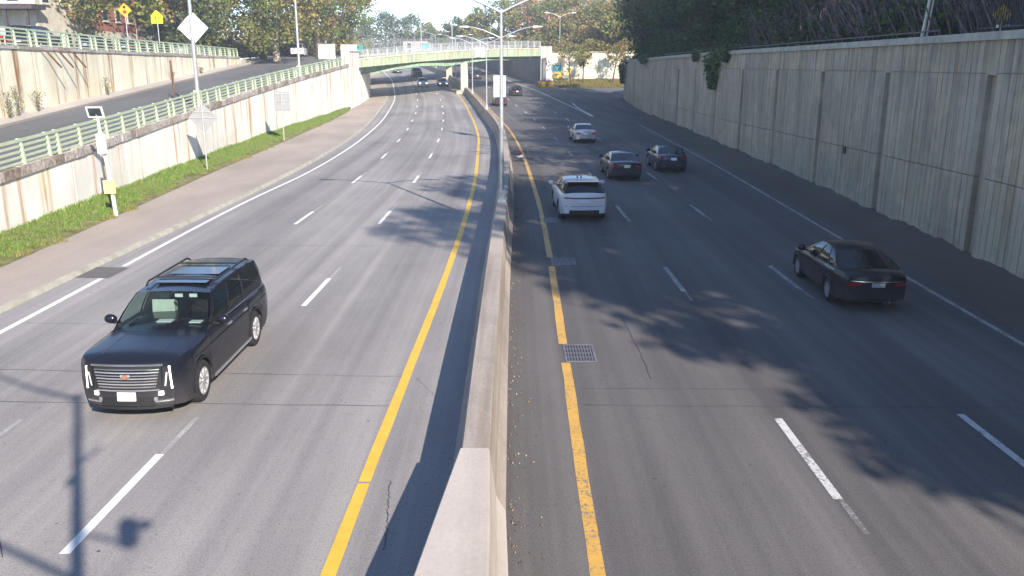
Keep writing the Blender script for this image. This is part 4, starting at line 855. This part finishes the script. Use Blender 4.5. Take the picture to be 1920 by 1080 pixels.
for k in range(30):
    y = 33 + k * 2.2; bar('rail_post', (cWR(y)+.2, y, wrt(y)+.2), (cWR(y)+.2, y, wrt(y)+.52), .06, .06, M['iron'], hr); bar('rail', (cWR(y)+.2, y, wrt(y)+.46), (cWR(y+2.2)+.2, y+2.2, wrt(y+2.2)+.46), .04, .05, M['iron'], hr)

# ------------------------------------------------------------------ houses
def house(name, label, x0, x1, y0, y1, z, h, mat, roof, rows, porch=False, band=None, pitched=True):
    t = tag(empty(name, ((x0+x1)/2, (y0+y1)/2, z)), label, 'building'); cx, cy = (x1-x0)/2, (y1-y0)/2
    MB().box((0,0,h/2-.3), (x1-x0, y1-y0, h+.6)).build('wall', M[mat], t)
    if pitched:
        m = MB(); o_ = .5; rh = 2.2; m.add([(-cx-o_,-cy-o_,h),(cx+o_,-cy-o_,h),(cx+o_,cy+o_,h),(-cx-o_,cy+o_,h),(0,-cy+1,h+rh),(0,cy-1,h+rh)], [(0,1,4),(1,2,5,4),(2,3,5),(3,0,4,5),(0,3,2,1)]); m.build('roof', M[roof], t)
    else: MB().box((0,0,h+.2), (x1-x0+.4, y1-y0+.4, .4)).build('roof', M[roof], t)
    if band: MB().box((0,0,band/2), (x1-x0+.1, y1-y0+.1, band)).build('ground_floor_wall', M['grime'], t)
    wf = MB().box((0,0,0), (.12,1.5,1.8)).mesh('window_frame'); wp = MB().box((0,0,0), (.12,1.2,1.5)).mesh('window_pane'); wf.materials.append(M['timber']); wp.materials.append(M['pane'])
    def win(p, rz):
        f = link('window', wf, None, t, p); f.rotation_euler.z = rz; q = link('pane', wp, None, f, (.015,0,0)); s_ = link('sill', MB().box((.06,0,-.95), (.2,1.7,.1)).mesh('sill'), M['timber'], f)
    for zz in rows:
        for k in range(max(1, int((y1-y0)/3.6))): win((cx + (.05 if not (band and zz < band) else .1), -cy + (k+.5)*(y1-y0)/max(1, int((y1-y0)/3.6)), zz), 0)
        for k in range(max(1, int((x1-x0)/3.6))): win((-cx + (k+.5)*(x1-x0)/max(1, int((x1-x0)/3.6)), -cy - (.05 if not (band and zz < band) else .1), zz), -math.pi/2)
    if porch:
        pr = MB().box((.4,-cy-1.2,5.0), (x1-x0+1.2, 2.8, .5)).build('porch_roof', M['roofdark'], t)
        for k in range(7): MB().box((-cx + .2 + k*(x1-x0)/6, -cy-2.2, 2.4), (.3,.3,4.9)).build('porch_post', M['roofdark'], t)
        MB().box((0,-cy-2.2,.9), (x1-x0,.12,.12)).build('porch_rail', M['roofdark'], t)
    MB().box((cx+.06,-cy+1.2,1.05), (.1,1.1,2.1)).build('door', M['roofdark'], t)
    return t
house('porch_house', 'house with a dark posted porch at the far upper left', -64, -50.5, 95, 107, 6.9, 8.5, 'grime', 'roofdark', [1.7, 6.4], True)
house('brick_house', 'red brick house with cream ground floor behind the street trees', -72, -54, 113, 128, 6.8, 9, 'brick', 'roofdark', [1.7, 5.6], False, 3.4)
house('brick_house', 'farther pale brick house behind the yellow signs', -74, -56, 133, 150, 6.9, 9, 'brickpale', 'roofdark', [1.7, 5.6], False, 3.4)
house('apartment_tower', 'tall red brick apartment building above the trees beyond the bridge', 4, 44, 300, 318, 7.9, 32, 'brick', 'roofdark', [14, 17.2, 20.4, 23.6, 26.8], False, None, False)
house('apartment_block', 'low pink brick building between the far trees and the bridge fence', -35, -27, 285, 297, 7.5, 5, 'brickpale', 'roofdark', [1.6, 3.6], False, None, False)

# ------------------------------------------------------------------ vehicles
def wheel_meshes(r, wd, spokes):
    m = MB(); prof = [(-wd/2, r*.66), (-wd/2-.005, r*.8), (-wd/2+.02, r*.96), (-wd*.25, r), (wd*.25, r), (wd/2-.02, r*.96), (wd/2+.005, r*.8), (wd/2, r*.66)]
    m.grid([[(rr*math.cos(a), yy, rr*math.sin(a)) for a in np.linspace(0, 2*math.pi, 25)[:-1]] for yy, rr in prof], True); ty = m.mesh('tyre', 50); ty.materials.append(M['tyre'])
    m = MB(); R_ = r * .68; yo = wd/2 - .01
    m.grid([[(rr*math.cos(a), yy, rr*math.sin(a)) for a in np.linspace(0, 2*math.pi, 25)[:-1]] for yy, rr in [(yo, R_), (yo, R_*.9), (yo-.1, R_*.86), (-yo, R_*.86)]], True)
    for k in range(spokes):
        a = 2*math.pi*k/spokes; ca, sa = math.cos(a), math.sin(a); wv = .1 * R_ if spokes > 6 else .16 * R_
        def pt(d, s, y_): return (ca*d - sa*s, y_, sa*d + ca*s)
        m.hexa([pt(.12*R_, -wv, yo-.06), pt(.9*R_, -wv*.7, yo-.04), pt(.9*R_, wv*.7, yo-.04), pt(.12*R_, wv, yo-.06)], [pt(.12*R_, -wv*.8, yo-.0), pt(.9*R_, -wv*.5, yo-.005), pt(.9*R_, wv*.5, yo-.005), pt(.12*R_, wv*.8, yo-.0)])
    m.tube([(0, yo-.08, 0), (0, yo+.005, 0)], R_*.2, 12); ri = m.mesh('rim', 40); ri.materials.append(M['rim'])
    m = MB().disc((0, yo-.11, 0), R_*.87, (0,1,0), 20); br_ = m.mesh('brake_disc'); br_.materials.append(M['black'])
    return ty, ri, br_
def car(name, label, spec, paint, loc, rz, cat='car', glass='darkglass', wglass=None, lod=1):
    sp = spec; L, W, H = sp['L'], sp['W'], sp['H']; root = tag(empty(name, loc, rz), label, cat); X = lambda s: L/2 - s
    wc = [sp['fo'], sp['fo'] + sp['wb']]; rw_ = sp['rw']; RA = rw_ + .055
    itp = lambda s, pts: float(np.interp(s, [p[0] for p in pts], [p[1] for p in pts]))
    zt = lambda s: itp(s, sp['top']); hw = lambda s: itp(s, sp['plan']) * W / 2
    def zb(s):
        z = itp(s, sp.get('bot', [(0,.3),(.5,.24),(L-.5,.26),(L,.36)]))
        for c in wc:
            if abs(s - c) < RA: z = max(z, rw_ + math.sqrt(RA*RA - (s-c)**2))
        return z
    ss = set(np.round(np.linspace(0, L, 40), 3))
    for c in wc: ss |= set(np.round(c + RA * np.cos(np.linspace(0, math.pi, 15)), 3)) | {round(c-RA-.004, 3), round(c+RA+.004, 3)}
    ss = sorted(s for s in ss if 0 <= s <= L)
    T = [0,.12,.3,.5,.68,.82,.93,1]; F = [.95,.972,.99,1,.995,.985,.965,.93]
    top = [(.8,.02),(.55,.042),(.25,.055),(0,.06)]
    def ring(s, sg):
        w_ = hw(s); a, b = zb(s), zt(s); r = [(X(s), sg*w_*F[i], a + (b-a)*T[i]) for i in range(len(T))]
        return r + [(X(s), sg*w_*y_, b + dz*itp(s, sp.get('crown', [(0,.4),(.3,1),(L,1)]))) for y_, dz in top]
    m = MB()
    for sg in (1, -1): m.grid([ring(s, sg) for s in ss])
    # rounded front and rear faces
    def xf(end, y_, z_):
        if end: s = L; b_ = -sp['rb']; ln = sp.get('rl', 0)
        else: s = 0; b_ = sp['fb']; ln = sp.get('fl', 0)
        u = min(1, abs(y_) / hw(s)); zz = (z_ - zb(s)) / (zt(s) - zb(s)); return X(s) + b_ * (1 - u**2.4) * (1 - .35 * max(0, zz - .75) / .25) + ln * (.6 - zz)* (1-u**2.4)
    for end in (0, 1):
        s = ss[-1] if end else ss[0]; A = ring(s, 1); n = len(T); rows = []
        for i in range(n):
            y1, z1 = A[i][1], A[i][2]; rows.append([(xf(end, q*y1, z1), q*y1, z1) for q in np.linspace(1, -1, 17)])
        m.grid(rows)
        tr = [(xf(end, q*A[n-1][1], A[n-1][2]), q*A[n-1][1], A[n-1][2]) for q in np.linspace(1, -1, 17)]
        def zat(q): return A[n-1][2] + itp(1-abs(q)/1.0, [(0,0),(.14,.02),(.41,.042),(.73,.055),(1,.06)]) * itp(s, sp.get('crown', [(0,.4),(.3,1),(L,1)]))
        m.grid([tr, [(X(s), q*A[n-1][1], zat(q)) for q in np.linspace(1, -1, 17)]])
    body = m.build('body', paint, root, 38)
    MB().box((0,0,.45), (L-.5, W-.5, .44)).build('underbody', M['black'], root)
    # greenhouse
    cb = sp['cab']; a0, a1, r1, r0, zroof, yr = cb['a0'], cb['a1'], cb['r1'], cb['r0'], cb['roof'], cb.get('yr', .76)
    def base(u, sg=1): s = a0 + (r0-a0)*u; return Vector((X(s), sg*hw(s)*.915, zt(s)+.012))
    def roofp(u, sg=1): s = a1 + (r1-a1)*u; return Vector((X(s), sg*W/2*yr, zroof + itp(u, cb.get('rc', [(0,-.05),(.3,0),(.7,0),(1,-.05)]))))
    def S_(u, v, sg, off=0): p = base(u, sg).lerp(roofp(u, sg), v); p.y += sg*(.035*math.sin(v*math.pi) + off); return p
    wins = cb['wins']; cuts = [0] + [x for w_ in wins for x in w_] + [1]; v0, v1 = .05, .9
    sh = MB(); tm = MB()
    for sg in (1, -1):
        sh.grid([[S_(u, v, sg) for v in (v1, .96, 1)] for u in np.linspace(0, 1, 13)]); sh.grid([[S_(u, v, sg) for v in (0, v0)] for u in np.linspace(0, 1, 13)])
        for i in range(0, len(cuts), 2):
            (sh if i in (0, len(cuts)-2) else tm).grid([[S_(u, v, sg) for v in np.linspace(v0, v1, 5)] for u in (cuts[i], cuts[i+1])])
    us = np.linspace(0, 1, 9); qs = np.linspace(1, -1, 9)
    sh.grid([[(roofp(u).x + (.05*(1-q*q) if u == 0 else 0), roofp(u).y*q, roofp(u).z + .045*(1-q*q)) for q in qs] for u in us])
    sh.build('roof', sp.get('roofmat', paint), root, 38); tm.build('pillars', M['black'], root, 38)
    for sg in (1, -1):
        for k, w_ in enumerate(wins):
            MB().grid([[S_(u, v, sg, -.012) for v in np.linspace(v0, v1, 5)] for u in np.linspace(w_[0], w_[1], 4)]).build('side_window', M[wglass] if (wglass and k == 0) else M[glass], root, 60)
    def scr(u, end, frame):
        B0, R0 = base(u), roofp(u); rows = []
        for v in ([0,.04,.3,.6,.93,1]):
            p = B0.lerp(R0, v); rows.append([(p.x + (1 if not end else -1)*(.10*(1-v)+.05*v)*(1-q*q) , p.y*q, p.z + (.045*v + .06*(1-v))*(1-q*q)) for q in qs])
        return rows
    MB().grid(scr(0, 0, 0)).build('windscreen', M[wglass or glass], root, 60); MB().grid(scr(1, 1, 0)).build('rear_window', M[glass], root, 60)
    # wheels
    ty, ri, bd = wheel_meshes(rw_, sp.get('tw', .24), sp.get('spokes', 10))
    for c in wc:
        for sg in (1, -1):
            t_ = link('wheel', ty, None, root, (X(c), sg*(W/2-sp.get('tw', .24)/2-.015), rw_)); t_.rotation_euler = (0, rnd.uniform(0, 6), 0 if sg > 0 else math.pi)
            link('rim', ri, None, t_); link('brake_disc', bd, None, t_)
    if lod:
        for c in wc:   # dark arch lips
            for sg in (1, -1):
                MB().tube([(X(c)+RA*math.cos(a), sg*hw(c)*.985, rw_+RA*math.sin(a)) for a in np.linspace(-.1, math.pi+.1, 14)], .022, 5).build('arch_trim', M['black'], root)
        for sg in (1, -1):
            s = a0 + .35; mr = MB().ell((X(s), sg*(hw(s)+.12), zt(s)+.13), (.085,.135,.1)).build('mirror', paint, root, 60); MB().box((X(s), sg*(hw(s)), zt(s)+.06), (.07,.14,.05)).build('mirror_arm', M['black'], mr)
            for k, w_ in enumerate(wins[:2]):
                s2 = a0 + (r0-a0)*(w_[1]-.03); MB().box((X(s2), sg*(hw(s2)*.985+.012), zt(s2)-.16), (.2,.035,.035)).build('door_handle', sp.get('handle', paint), root)
                s3 = a0 + (r0-a0)*(w_[1]+.015); MB().grid([[(X(s3)+d, sg*(hw(s3)*F[i]+.002), zb(s3)+(zt(s3)-zb(s3))*T[i]) for d in (-.006,.006)] for i in range(1, len(T))]).build('door_gap', M['black'], root)
            MB().box((X(L/2), sg*(hw(L/2)*.955), .3), (sp['wb']-2*RA-.05, .05, .07)).build('sill_trim', sp.get('sill', M['black']), root)
    def patch(name, end, y0, y1, z0, z1, mat, off=.012, th=.03, par=root, skew=0., nj=6):
        d = -1 if end else 1; P_ = [[(xf(end, y_, z_) + d*off, y_, z_) for y_ in np.linspace(y0 + (0 if k == 0 else skew), y1 + (0 if k == 0 else skew), nj)] for k, z_ in enumerate((z0, z1))]
        Q_ = [[(p[0]-d*th, p[1], p[2]) for p in r] for r in P_]; mm = MB(); mm.grid(P_); mm.grid([P_[0], Q_[0]]); mm.grid([P_[1], Q_[1]]); mm.add([P_[0][0], P_[1][0], Q_[1][0], Q_[0][0]], [(0,1,2,3)]); mm.add([P_[0][-1], P_[1][-1], Q_[1][-1], Q_[0][-1]], [(0,1,2,3)])
        return mm.build(name, mat, par)
    return root, patch, X, hw, zt, roofp
SUV = dict(L=5.55, W=2.06, H=1.94, wb=3.4, fo=.93, rw=.42, tw=.28, spokes=10, fb=.15, rb=.07, fl=.06, top=[(0,1.14),(.12,1.19),(1.0,1.24),(1.7,1.27),(3,1.25),(5.55,1.22)], plan=[(0,.8),(.05,.875),(.14,.935),(.3,.98),(.6,1),(5.1,1),(5.45,.95),(5.55,.88)],
    crown=[(0,.5),(.3,1),(5.55,1)], cab=dict(a0=1.5, a1=2.3, r1=5.3, r0=5.52, roof=1.885, yr=.74, wins=[(.04,.3),(.325,.56),(.59,.955)]))
WSUV = dict(L=4.8, W=2.02, H=1.68, wb=2.87, fo=.9, rw=.38, tw=.27, spokes=5, fb=.12, rb=.16, rl=.1, top=[(0,.92),(.2,1.0),(1.3,1.08),(2.5,1.12),(4.3,1.17),(4.8,1.16)], plan=[(0,.8),(.12,.92),(.45,1),(4.2,1),(4.6,.95),(4.8,.86)],
    cab=dict(a0=1.35, a1=2.15, r1=4.15, r0=4.72, roof=1.62, yr=.73, rc=[(0,-.05),(.3,0),(.7,-.03),(1,-.1)], wins=[(.05,.36),(.39,.68),(.7,.9)]))
SED = dict(L=4.85, W=1.85, H=1.45, wb=2.8, fo=.93, rw=.335, tw=.22, spokes=10, fb=.16, rb=.12, rl=.05, top=[(0,.7),(.15,.77),(1.2,.92),(1.6,.95),(3.8,1.0),(4.4,1.04),(4.75,1.02),(4.85,.98)], plan=[(0,.74),(.12,.87),(.45,.98),(.8,1),(4.1,1),(4.6,.94),(4.85,.83)],
    cab=dict(a0=1.3, a1=2.15, r1=3.35, r0=4.25, roof=1.42, yr=.68, rc=[(0,-.05),(.35,0),(.7,-.01),(1,-.06)], wins=[(.06,.4),(.43,.74),(.76,.9)]))
CUV = dict(SED, L=4.5, H=1.6, wb=2.65, rw=.35, top=[(0,.85),(.2,.95),(1.2,1.04),(2.5,1.06),(4.2,1.1),(4.5,1.05)], plan=[(0,.76),(.12,.9),(.45,1),(4.0,1),(4.35,.95),(4.5,.86)],
    cab=dict(a0=1.2, a1=2.0, r1=3.9, r0=4.42, roof=1.58, yr=.72, wins=[(.05,.36),(.39,.7),(.72,.92)]))
PNT = dict(blk=m_paintcar('black_car_paint', (.009,.01,.018), .24, 0, .12), wht=m_paintcar('white_car_paint', (.72,.72,.74), .3, 0), sil=m_paintcar('silver_car_paint', (.48,.5,.52), .3, .5), dark=m_paintcar('dark_grey_car_paint', (.03,.032,.045), .25, .3), blue=m_paintcar('dark_blue_car_paint', (.02,.03,.06), .25, .3), red=m_paintcar('maroon_car_paint', (.08,.015,.02), .25, .2))
FWD, BACK = math.pi/2, -math.pi/2
# 1. the large black SUV coming toward the camera
s1 = dict(SUV, handle=M['chrome'], sill=M['chrome'])
rt, pa, X, hw, zt, rp = car('suv_car', 'large black sport utility vehicle driving toward the camera in the middle lane', s1, PNT['blk'], (-7.04, 17.6, 0), BACK - .012, 'car', 'glass', 'wglass')
gr = pa('grille', 0, -.62, .62, .66, 1.08, M['black'], .012)
for k in range(7): pa('grille_bar', 0, -.6 + .012*(6-k), .6 - .012*(6-k), .69 + k*.054, .708 + k*.054, M['chrome'] if k % 2 == 0 else M['rim'], .026, .02, gr)
pa('grille_surround', 0, -.66, .66, 1.085, 1.115, M['chrome'], .03, .05); pa('grille_surround', 0, -.58, .58, .625, .65, M['chrome'], .03, .05)
for sg in (-1, 1):
    h_ = pa('headlamp', 0, sg*.65, sg*.8, .66, 1.06, M['black'], .014, .03); pa('running_light', 0, sg*.775, sg*.8, .64, 1.07, M['lamp_on'], .022, .03, h_, -sg*.02, 2); pa('running_light', 0, sg*.67, sg*.695, .7, .96, M['lamp_clear'], .024, .03, h_, sg*.04, 2)
    pa('bumper_accent', 0, sg*.5, sg*.8, .4, .425, M['chrome'], .03, .04); pa('accent_end', 0, sg*.48, sg*.54, .43, .5, M['chrome'], .03, .04)
    pa('lower_light', 0, sg*.56, sg*.64, .53, .6, M['lamp_on'], .02, .03)
pa('lower_grille', 0, -.5, .5, .34, .5, M['black'], .015); pa('front_lip', 0, -.78, .78, .28, .33, M['black'], .03, .05)
pa('number_plate', 0, -.17, .17, .45, .61, M['plate'], .045, .02)
em = pa('emblem', 0, -.085, .085, .9, .945, M['rim'], .045, .015); pa('emblem_crest', 0, -.045, .045, .875, .945, simple('crest_red_gold', (.4,.17,.09), .35, .3), .056, .012, em)
for sg in (-1, 1):
    MB().tube([(X(2.6), sg*.68, 1.9), (X(2.75), sg*.69, 1.965), (X(4.9), sg*.69, 1.965), (X(5.05), sg*.68, 1.9)], .022, 6).build('roof_rail', M['black'], rt)
for s in (3.1, 4.4): MB().tube([(X(s), -.69, 1.97), (X(s), .69, 1.97)], .02, 6).build('cross_bar', M['black'], rt)
MB().grid([[(X(s), q*.55, 1.936 + .045*(1-(q*.6)**2)*.2) for q in (-1,-.5,0,.5,1)] for s in (2.7,3.3)]).build('sunroof', M['pane'], rt)
MB().grid([[(X(s), q*.55, 1.936) for q in (-1,-.5,0,.5,1)] for s in (3.5,4.3)]).build('rear_sunroof', M['pane'], rt)
for sg in (-1, 1):
    MB().tube([(X(s_), sg*(hw(s_)*.925+.012), zt(s_)+.015) for s_ in np.linspace(1.9, 5.35, 9)], .012, 5).build('window_trim', M['chrome'], rt)
    MB().tube([(X(s_), sg*(hw(s_)*.56 - .05*s_), zt(s_)+.036) for s_ in np.linspace(.15, 1.5, 7)], .012, 5).build('bonnet_crease', PNT['blk'], rt)
    MB().tube([(X(s_), sg*(hw(s_)*.997), 1.02) for s_ in np.linspace(.6, 5.2, 12)], .012, 5).build('shoulder_crease', PNT['blk'], rt)
    MB().tube([(X(2.05), sg*.38, 1.36), (X(1.72), sg*.38 - .35, 1.325)], .012, 4).build('wiper', M['black'], rt)
for sy in (-.42, .42):
    st_ = MB().box((X(2.8), sy, 1.36), (.16,.48,.38), 0, Matrix.Rotation(-.15, 3, 'Y')).ell((X(2.84), sy, 1.65), (.07,.15,.11)).build('seat', M['cream'] if sy < 0 else M['black'], rt)
MB().box((X(1.95), 0, 1.29), (.4,1.5,.06)).build('dashboard', M['black'], rt)
MB().box((X(1.9), -.05, 1.345), (.18,.3,.02)).build('dash_paper', M['plate'], rt); MB().box((X(1.85), .6, 1.345), (.16,.24,.02)).build('dash_card', M['plate'], rt)
for sy in (.12, .42): MB().box((X(2.28), sy, 1.78), (.02,.16,.07)).build('sticker', M['plate'], rt)
# steering wheel
MB().tube([(X(2.3)+.03*math.cos(a), .42+.18*math.sin(a), 1.36+.17*math.cos(a)) for a in np.linspace(0, 2*math.pi, 17)], .016, 5).build('steering_wheel', M['black'], rt)
# 2. the white SUV from behind
s2 = dict(WSUV, roofmat=m_paintcar('gloss_black_roof', (.02,.025,.03), .12, .1))
rt, pa, X, hw, zt, rp = car('suv_car', 'white sport utility vehicle with black roof driving away beside the barrier', s2, PNT['wht'], (2.92, 37.45, 0), FWD + .03)
bd = pa('tailgate_band', 1, -.8, .8, .98, 1.03, M['black'], .014); 
for sg in (-1, 1): pa('tail_lamp', 1, sg*.52, sg*.84, .985, 1.035, M['tail'], .022, .03)
pa('number_plate', 1, -.2, .2, .8, .93, M['plate'], .016, .02); pa('bumper_recess', 1, -.62, .62, .36, .5, M['black'], .015); pa('bumper_line', 1, -.8, .8, .66, .675, M['black'], .006)
MB().box((X(4.18), 0, 1.585), (.34,1.3,.04)).build('spoiler', s2['roofmat'], rt)
for sg in (-1, 1): MB().box((X(3.1), sg*.08+.05, 1.68), (.12,.045,.06)).build('roof_fin', M['black'], rt)
# 3..6. other cars going away
def rear_kit(pa, z1, z2, plate='plate', W_=.75, red=None, bar_=None):
    for sg in (-1, 1): pa('tail_lamp', 1, sg*(W_-.3), sg*W_, z1, z2, M[red] if red else M['tail'], .016, .03)
    pa('number_plate', 1, -.17, .17, z1-.02, z2+.0, M[plate], .018, .02); pa('bumper_recess', 1, -.5, .5, .32, .42, M['black'], .012); pa('boot_line', 1, -.7, .7, z2+.03, z2+.042, M['chrome'] if bar_ else M['black'], .01, .02)
rt, pa, X, hw, zt, rp = car('sedan_car', 'black sedan in the deep shade in the right hand lane nearest the camera', SED, PNT['blk'], (9.72, 24.25, 0), FWD - .03, 'car')
rear_kit(pa, .74, .83, 'plateshade', bar_=1)
for k in range(2): MB().tube([(X(4.85)-.09+.0*k, -.35+.12*k, .3), (X(4.85)-.0, -.35+.12*k, .3)], .035, 8).build('exhaust', M['chrome'], rt)
rt, pa, X, hw, zt, rp = car('sedan_car', 'dark sedan with a pale gold plate ahead of the white car', SED, PNT['dark'], (6.3, 49.8, 0), FWD + .03, 'car'); rear_kit(pa, .78, .92, 'plategold', red='tail')
rt, pa, X, hw, zt, rp = car('sedan_car', 'dark blue car in the right lane level with the dark sedan', SED, PNT['blue'], (9.6, 53.4, 0), FWD + .0, 'car'); rear_kit(pa, .78, .92, 'plate')
rt, pa, X, hw, zt, rp = car('sedan_car', 'silver sedan farther ahead in the shaded middle lane', SED, PNT['sil'], (5.85, 72, 0), FWD + .04, 'car'); rear_kit(pa, .74, .88, 'plate')
# far traffic
def front_kit(pa, z1, z2, lit=True, W_=.72):
    for sg in (-1, 1): pa('headlamp', 0, sg*(W_-.28), sg*W_, z1, z2, M['lamp_on'] if lit else M['lamp_clear'], .016, .03)
    pa('grille', 0, -.4, .4, z1-.1, z2, M['black'], .012); pa('number_plate', 0, -.16, .16, .38, .5, M['plate'], .03, .02)
def far(name, label, spec, pnt, x, y, rz, rear=False, lit=True):
    rt, pa, *_ = car(name, label, spec, PNT[pnt], (x, y, zr(y) + .002), rz, 'car', lod=0); rt.rotation_euler = (0, 0, rz); slope = math.atan(.00088 * max(0, min(y, 145) - 95))
    rt.rotation_euler = (Matrix.Rotation(slope, 3, 'X') @ Matrix.Rotation(rz, 3, 'Z')).to_euler()
    if rear: rear_kit(pa, .74, .88)
    else: front_kit(pa, .6 if spec is SED else .72, .7 if spec is SED else .84, lit)
far('sedan_car', 'white car with lit headlamps coming out from under the bridge', CUV, 'wht', -16.4, 161, BACK + .16)
far('sedan_car', 'dark car with lit headlamps in the bridge shadow by the piers', SED, 'blue', -12.9, 162.5, BACK + .16)
far('suv_car', 'dark red van like car farther back under the second bridge', SUV, 'red', -20.6, 190, BACK + .2, lit=False)
far('sedan_car', 'small dark car in the left edge lane beyond both bridges', SED, 'dark', -26.6, 204, BACK + .22, lit=False)
far('hatchback_car', 'black car with bright lamps right of the lamp posts before the bridge', CUV, 'blk', .55, 142.5, FWD + .13, True)
far('sedan_car', 'dark sedan half hidden behind the median lamp posts', SED, 'dark', -1.75, 123.5, FWD + .11, True)
far('suv_car', 'dark van like car in the shade under the bridge beside the pier', SUV, 'blue', -7.6, 183, FWD + .2, True)
# parked on the upper street
for x, y, pn, sp_, lb in [(-36.0,67,'blk',SUV,'black car parked on the upper street, leftmost'),(-36.7,78,'blue',CUV,'dark blue car parked behind the upper railing, second from left'),(-37.3,87,'dark',SED,'dark grey sedan parked on the upper street below the signal sign'),(-38.6,96,'blk',SED,'black sedan parked under the street trees'),(-38.4,104,'sil',CUV,'silver car parked under the street trees near the diamond sign'),(-38.8,112,'wht',SED,'white car parked at the far end of the upper railing'),(-33.2,138,'wht',SUV,'white van like car on the street by the bridge approach')]:
    rt, pa, *_ = car('parked_car', lb, sp_, PNT[pn], (x, y, street(y) + .01), FWD + .12, 'car', lod=0); rear_kit(pa, .74, .88)

# ------------------------------------------------------------------ the overpass the camera looks from, with the mast that throws the shadow at lower left
ov = tag(empty('overpass', (0, -7, 0)), 'concrete overpass the picture is taken from, out of view', 'bridge')
MB().box((0,0,4.6), (60, 11, 1.0)).build('deck', M['bridgeconc'], ov); MB().box((0,5.3,5.6), (60,.35,.99)).build('parapet', M['bridgeconc'], ov); MB().box((-.6,0,2), (1.2,8,4.1)).build('pier', M['bridgeconc'], ov)
ms = tag(empty('camera_mast', (.1, -2.0, 5.1)), 'steel camera mast on the overpass, seen only by its shadow', 'mast')
MB().tube([(0,0,0),(0,0,3.4),(0,0,6.25)], [.11,.085,.07], 10).build('mast', M['galv'], ms, 40)
MB().tube([(0,0,6.1),(-1.1,.35,6.25),(-2.3,.85,6.5)], [.05,.04,.035], 8).build('arm', M['galv'], ms, 40); MB().tube([(0,0,2.25),(-1.1,.4,2.45),(-2.6,.95,2.7)], [.05,.045,.04], 8).build('arm', M['galv'], ms, 40)
MB().tube([(0,0,3.0),(.75,-.2,2.95)], .03, 6).build('camera_bracket', M['galv'], ms); cb_ = MB().box((.85,-.25,3.15), (.2,.2,.4)).build('camera_box', M['whitepaint'], ms); MB().box((1.05,-.25,3.27), (.26,.1,.1), 0, Matrix.Rotation(-.3, 3, 'Y')).build('camera_lens', M['black'], cb_)
MB().tube([(0,0,4.3),(.4,0,4.75)], .035, 6).build('bracket', M['galv'], ms); MB().box((-.1,0,3.95), (.12,.1,.14)).build('junction_box', M['galv'], ms)

# ------------------------------------------------------------------ background hedges
def hedge(label, pts, h, wd, n, pal, leaf, seed):
    g = np.random.default_rng(seed); t = tag(empty('hedge'), label, 'hedge'); P_ = np.array(pts, float); k = g.random(n) * (len(P_) - 1); i = np.minimum(k.astype(int), len(P_) - 2); f = (k - i)[:, None]
    c = P_[i] * (1 - f) + P_[i+1] * f; q = g.random(n); prof = h * (.75 + .25 * np.sin(k * 7 + seed) + .12 * np.sin(k * 23)); pos = c + np.c_[g.normal(0, wd, n), g.normal(0, wd, n), q * prof]
    col = np.array(PAL[pal])[g.integers(0, len(PAL[pal]), n)] * g.uniform(.6, 1.3, (n, 1)); link('foliage', leafmesh('foliage', pos, np.full(n, leaf), col, .2, seed), M['leaf'], t)
    m = MB()
    for a in np.linspace(0, len(P_) - 1.001, 14):
        j = int(a); p = P_[j] + (P_[j+1] - P_[j]) * (a - j); m.tube([p - np.array([0,0,.3]), p + np.array([.1,0,h*.6])], .05, 5)
    m.build('stems', M['bark'], t)
hedge('dark hedge behind the street under the left trees', [(-44,126,6.8),(-42,140,7),(-41,160,7.3),(-44,185,7.6)], 3.2, 1.0, 9000, 'green', .4, 401)
hedge('low shrubs behind the bridge approach at the top of the ramp', [(-40,150,7.2),(-33,168,7.4),(-31,190,7.6)], 2.6, .9, 6000, 'olive', .4, 402)
hedge('tangled shrubs along the top of the sunlit wall', [(8,170.5,7.9),(16,172,7.9),(24,172,7.9),(34,172,7.9)], 2.4, .8, 6000, 'autumn', .36, 403)
hedge('far hedge closing the view behind the street houses', [(-100,150,7),(-80,175,7.5),(-60,200,7.8),(-48,230,8)], 9, 3, 9000, 'olive', .8, 404)
hedge('far shrubs beyond the right side of the far bridge', [(-2,215,7.9),(10,206,7.9),(24,196,7.9),(40,190,7.9)], 5, 1.5, 7000, 'olive', .55, 405)
hedge('far shrubs beyond the left side of the far bridge', [(-80,280,7.5),(-62,296,7.5),(-44,306,7.5),(-20,300,7.5),(0,270,7.9)], 6, 2, 9000, 'green', .8, 406)
# ------------------------------------------------------------------ air
hz = stuff(MB().box((0, 450, 20.6), (1820, 1320, 44.4)).build('haze', None)); hm = bpy.data.materials.new('thin_haze'); hm.use_nodes = True; hn = hm.node_tree.nodes; hn.remove(hn['Principled BSDF'])
pv = hn.new('ShaderNodeVolumePrincipled'); pv.inputs['Color'].default_value = (.78, .87, 1, 1); pv.inputs['Density'].default_value = .0008; hm.node_tree.links.new(pv.outputs[0], hn['Material Output'].inputs['Volume']); hz.data.materials.append(hm)
tag(hz, 'thin pale blue haze in the air over the roadway', 'haze')
